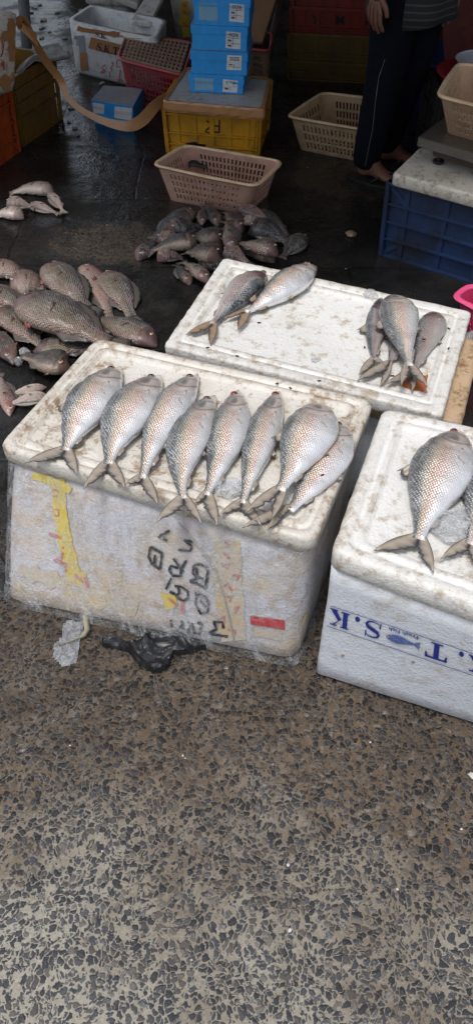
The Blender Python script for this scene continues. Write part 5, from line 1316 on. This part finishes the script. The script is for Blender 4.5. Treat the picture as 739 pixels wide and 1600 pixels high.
# ------------------------------------------------------------------ litter, ice, flies
def crumple(name, label, cat, outline, z, hgt, mt, n=26, solid=.0015, freq=30, sub=0, seed=0):
    """a flattened crumpled sheet with the outline given on the ground"""
    P = [at(x, y, z) for x, y in outline]; xs = [p.x for p in P]; ys = [p.y for p in P]
    def inside(x, y):
        r = False; j = len(P)-1
        for i in range(len(P)):
            if (P[i].y > y) != (P[j].y > y) and x < (P[j].x-P[i].x)*(y-P[i].y)/(P[j].y-P[i].y)+P[i].x: r = not r
            j = i
        return r
    vs = []; idx = {}; fs = []
    x0, x1, y0, y1 = min(xs), max(xs), min(ys), max(ys); s = max(x1-x0, y1-y0)/n
    nx, ny = int((x1-x0)/s)+2, int((y1-y0)/s)+2
    ins = {(i, j): inside(x0+(i+.5)*s, y0+(j+.5)*s) for i in range(nx) for j in range(ny)}
    def V(i, j):
        if (i, j) not in idx:
            x, y = x0+i*s, y0+j*s; q = Vector((x*freq, y*freq, seed))
            border = not all(ins.get((i+a, j+b), False) for a in (-1, 0) for b in (-1, 0))
            h_ = (1-min(1, abs(noise.noise(q))*3.2))*.75+(1-min(1, abs(noise.noise(q*2.1+Vector((4, 1, 2))))*3))*.35
            nv = noise.noise_vector(q*1.3)
            idx[i, j] = len(vs); vs.append(Vector((x+nv.x*s*1.2, y+nv.y*s*1.2, z+.003+(hgt*h_ if not border else .001))))
        return idx[i, j]
    for (i, j), b in ins.items():
        if b: fs.append((V(i, j), V(i+1, j), V(i+1, j+1), V(i, j+1)))
    mb = MB(); mb.add(vs, fs); c = sum(P, Vector())/len(P)
    return tag(mb.build(name, mt, None, False, origin=c, solid=solid), label, cat)
crumple('black_bag', 'crumpled black plastic bag on the pavement before the wrapped box', 'plastic bag', [(160, 998), (200, 1005), (226, 995), (222, 990), (245, 988), (270, 990), (300, 998), (325, 1013), (300, 1022), (272, 1024), (262, 1048), (240, 1053), (222, 1042), (200, 1020), (160, 1012)], 0, .022, BLKPL, 80, freq=15)
crumple('clear_bag', 'flat torn clear plastic bag on the pavement left of the black one', 'plastic bag', [(104, 970), (132, 973), (126, 1000), (122, 1038), (98, 1041), (86, 1030), (84, 1010), (96, 998)], 0, .010, BAG, 24)
mb = MB(); line = [(150, 948), (134, 962), (137, 985), (130, 996), (110, 1004), (88, 1009)]; pts = [at(x, y, .012) for x, y in line]
L = [p+Vector((.006, .003, 0)) for p in pts]; R = [p-Vector((.006, .003, -.006)) for p in pts]; mb.rings([L, [p+Vector((0, 0, .005)) for p in pts], R], closed=False)
tag(mb.build('rag_strip', simple('rag', (.36, .31, .24), .8, .3), None, True, origin=pts[2], solid=.002), 'dirty beige strip of cloth trailing over the clear bag', 'strip')
crumple('grey_bag', 'cloudy plastic bag slumped at the left corner of the wrapped box', 'plastic bag', [(-40, 860), (2, 868), (18, 905), (14, 936), (-40, 946)], 0, .10, film_mat('cloudy_bag', (.16, .16, .17), .75, .5, .25, 20), 22, freq=12)
ICE = film_mat('ice', (.97, .98, 1.0), .22, .45, .05, 14)
def chunk(name, label, cat, p, r, mt, group=None, sq=.6, seed=0, noise_amp=.35):
    bm_ = bmesh.new(); bmesh.ops.create_icosphere(bm_, subdivisions=2, radius=r)
    for v in bm_.verts:
        v.co *= 1+noise_amp*noise.noise(v.co/r*1.2+Vector((seed*3.1, 0, 0))); v.co.z = v.co.z*sq
    mn = min(v.co.z for v in bm_.verts)
    for v in bm_.verts: v.co.z -= mn
    me = bpy.data.meshes.new(name); bm_.to_mesh(me); bm_.free(); me.materials.append(mt)
    o = bpy.data.objects.new(name, me); COL.objects.link(o); o.location = p; return tag(o, label, cat, group)
chunk('ice_chunk', 'rounded melting ice lump at the far rim of the broad lid', 'ice', at(579, 466, zb), .022, ICE, sq=.5)
chunk('ice_chunk', 'small clear ice piece alone in the middle of the broad lid', 'ice', at(492, 563, zb), .012, ICE, sq=.4, seed=3)
chunk('ice_chunk', 'crushed ice heap between the two fish on the lettered box', 'ice', at(712, 828, zr), .05, ICE, sq=.25, seed=5, noise_amp=.7)
chunk('ice_chunk', 'wet ice lump under the tail of the sixth fish in the row', 'ice', at(357, 768, zf), .03, ICE, sq=.4, seed=8, noise_amp=.6)
for i, (x, y) in enumerate(((52, 535), (68, 545), (40, 555), (62, 520), (30, 570), (20, 560))):
    chunk('ice_chunk', 'small grey melting ice lump among the brown fish on the floor', 'ice', at(x, y, .0), .018, ICE, 'grey ice lumps among the brown fish', .8, i)
FLY = simple('fly', (.006, .006, .006), .4, 0, bump=0)
flies = [((626, 499), ZB+.035), ((649, 513), ZB+.03), ((662, 531), ZB+.02), ((623, 530), ZB+.045), ((700, 514), ZB), ((647, 461), ZB-.004), ((695, 505), ZB), ((404, 505), zb), ((433, 600), ZF), ((453, 607), ZF), ((499, 596), ZF),
         ((553, 640), zf), ((325, 544), ZF), ((613, 588), zb), ((569, 543), zb), ((510, 669), ZF+.03), ((504, 743), zf+.05), ((370, 557), ZB), ((700, 545), ZB), ((374, 505), zb)]
for p, z_ in flies:
    mb = MB(); q = at(p[0], p[1], z_); a = random.uniform(0, 3); d = Vector((math.cos(a), math.sin(a), 0)); mb.tube([q-d*.0035, q-d*.001+Vector((0, 0, .002)), q+d*.0015+Vector((0, 0, .002)), q+d*.004], [.0008, .0022, .0020, .001], 6)
    w = Vector((-d.y, d.x, 0)); mb.add([q+Vector((0, 0, .003)), q-d*.006+w*.003+Vector((0, 0, .003)), q-d*.006-w*.003+Vector((0, 0, .003))], [(0, 1, 2)])
    tag(mb.build('fly', FLY, None, True, origin=q), 'tiny black fly resting on a foam lid or on the fish there', 'fly', 'flies on the lids and fish')
# stone, paper scraps
CH_ = simple('chip', (.35, .25, .14), .5, .3); WH2_ = simple('grey_scrap', (.26, .26, .25), .6, .5, (.08, .07, .06), 30); WH_ = simple('white_chip', (.62, .60, .56), .6, .3, (.4, .35, .3), 30)
chunk('stone_chip', 'amber stone chip on the black floor left of the blue crate', 'stone', at(548, 368), .022, CH_, sq=.4, seed=2)
G5 = 'pale scraps on the back floor'
for i, (x, y, r) in enumerate(((66, 60, .022), (69, 32, .03), (66, 44, .024), (78, 50, .015), (103, 60, .026), (112, 170, .02), (160, 131, .02), (55, 12, .03), (62, 8, .02), (130, 18, .03), (96, 208, .016), (118, 201, .018), (108, 192, .015), (122, 212, .014), (50, 20, .02), (90, 20, .02), (82, 75, .012))):
    chunk('paper_scrap', 'little pale wet scrap lying on the dark floor at the far left', 'litter', at(x, y), r*.8, WH2_, G5, .25, i, .8)
G6 = 'tiny white flecks on the ground'
for i, (x, y, r) in enumerate(((286, 1181, .0035), (290, 1185, .0025), (450, 1352, .005), (578, 1160, .004), (736, 1213, .012), (720, 1296, .004), (453, 1454, .006), (150, 308, .004), (168, 352, .004), (228, 310, .004), (110, 1165, .003), (300, 1500, .003), (620, 1390, .004), (160, 1330, .003),
                               (718, 364, .006), (612, 400, .004), (637, 408, .005), (667, 414, .004), (480, 262, .004), (540, 420, .003), (285, 420, .003), (205, 520, .003))):
    chunk('white_fleck', 'tiny white fleck stuck on the floor', 'litter', at(x, y), r*.6, WH_, G6, .5, i, .6)
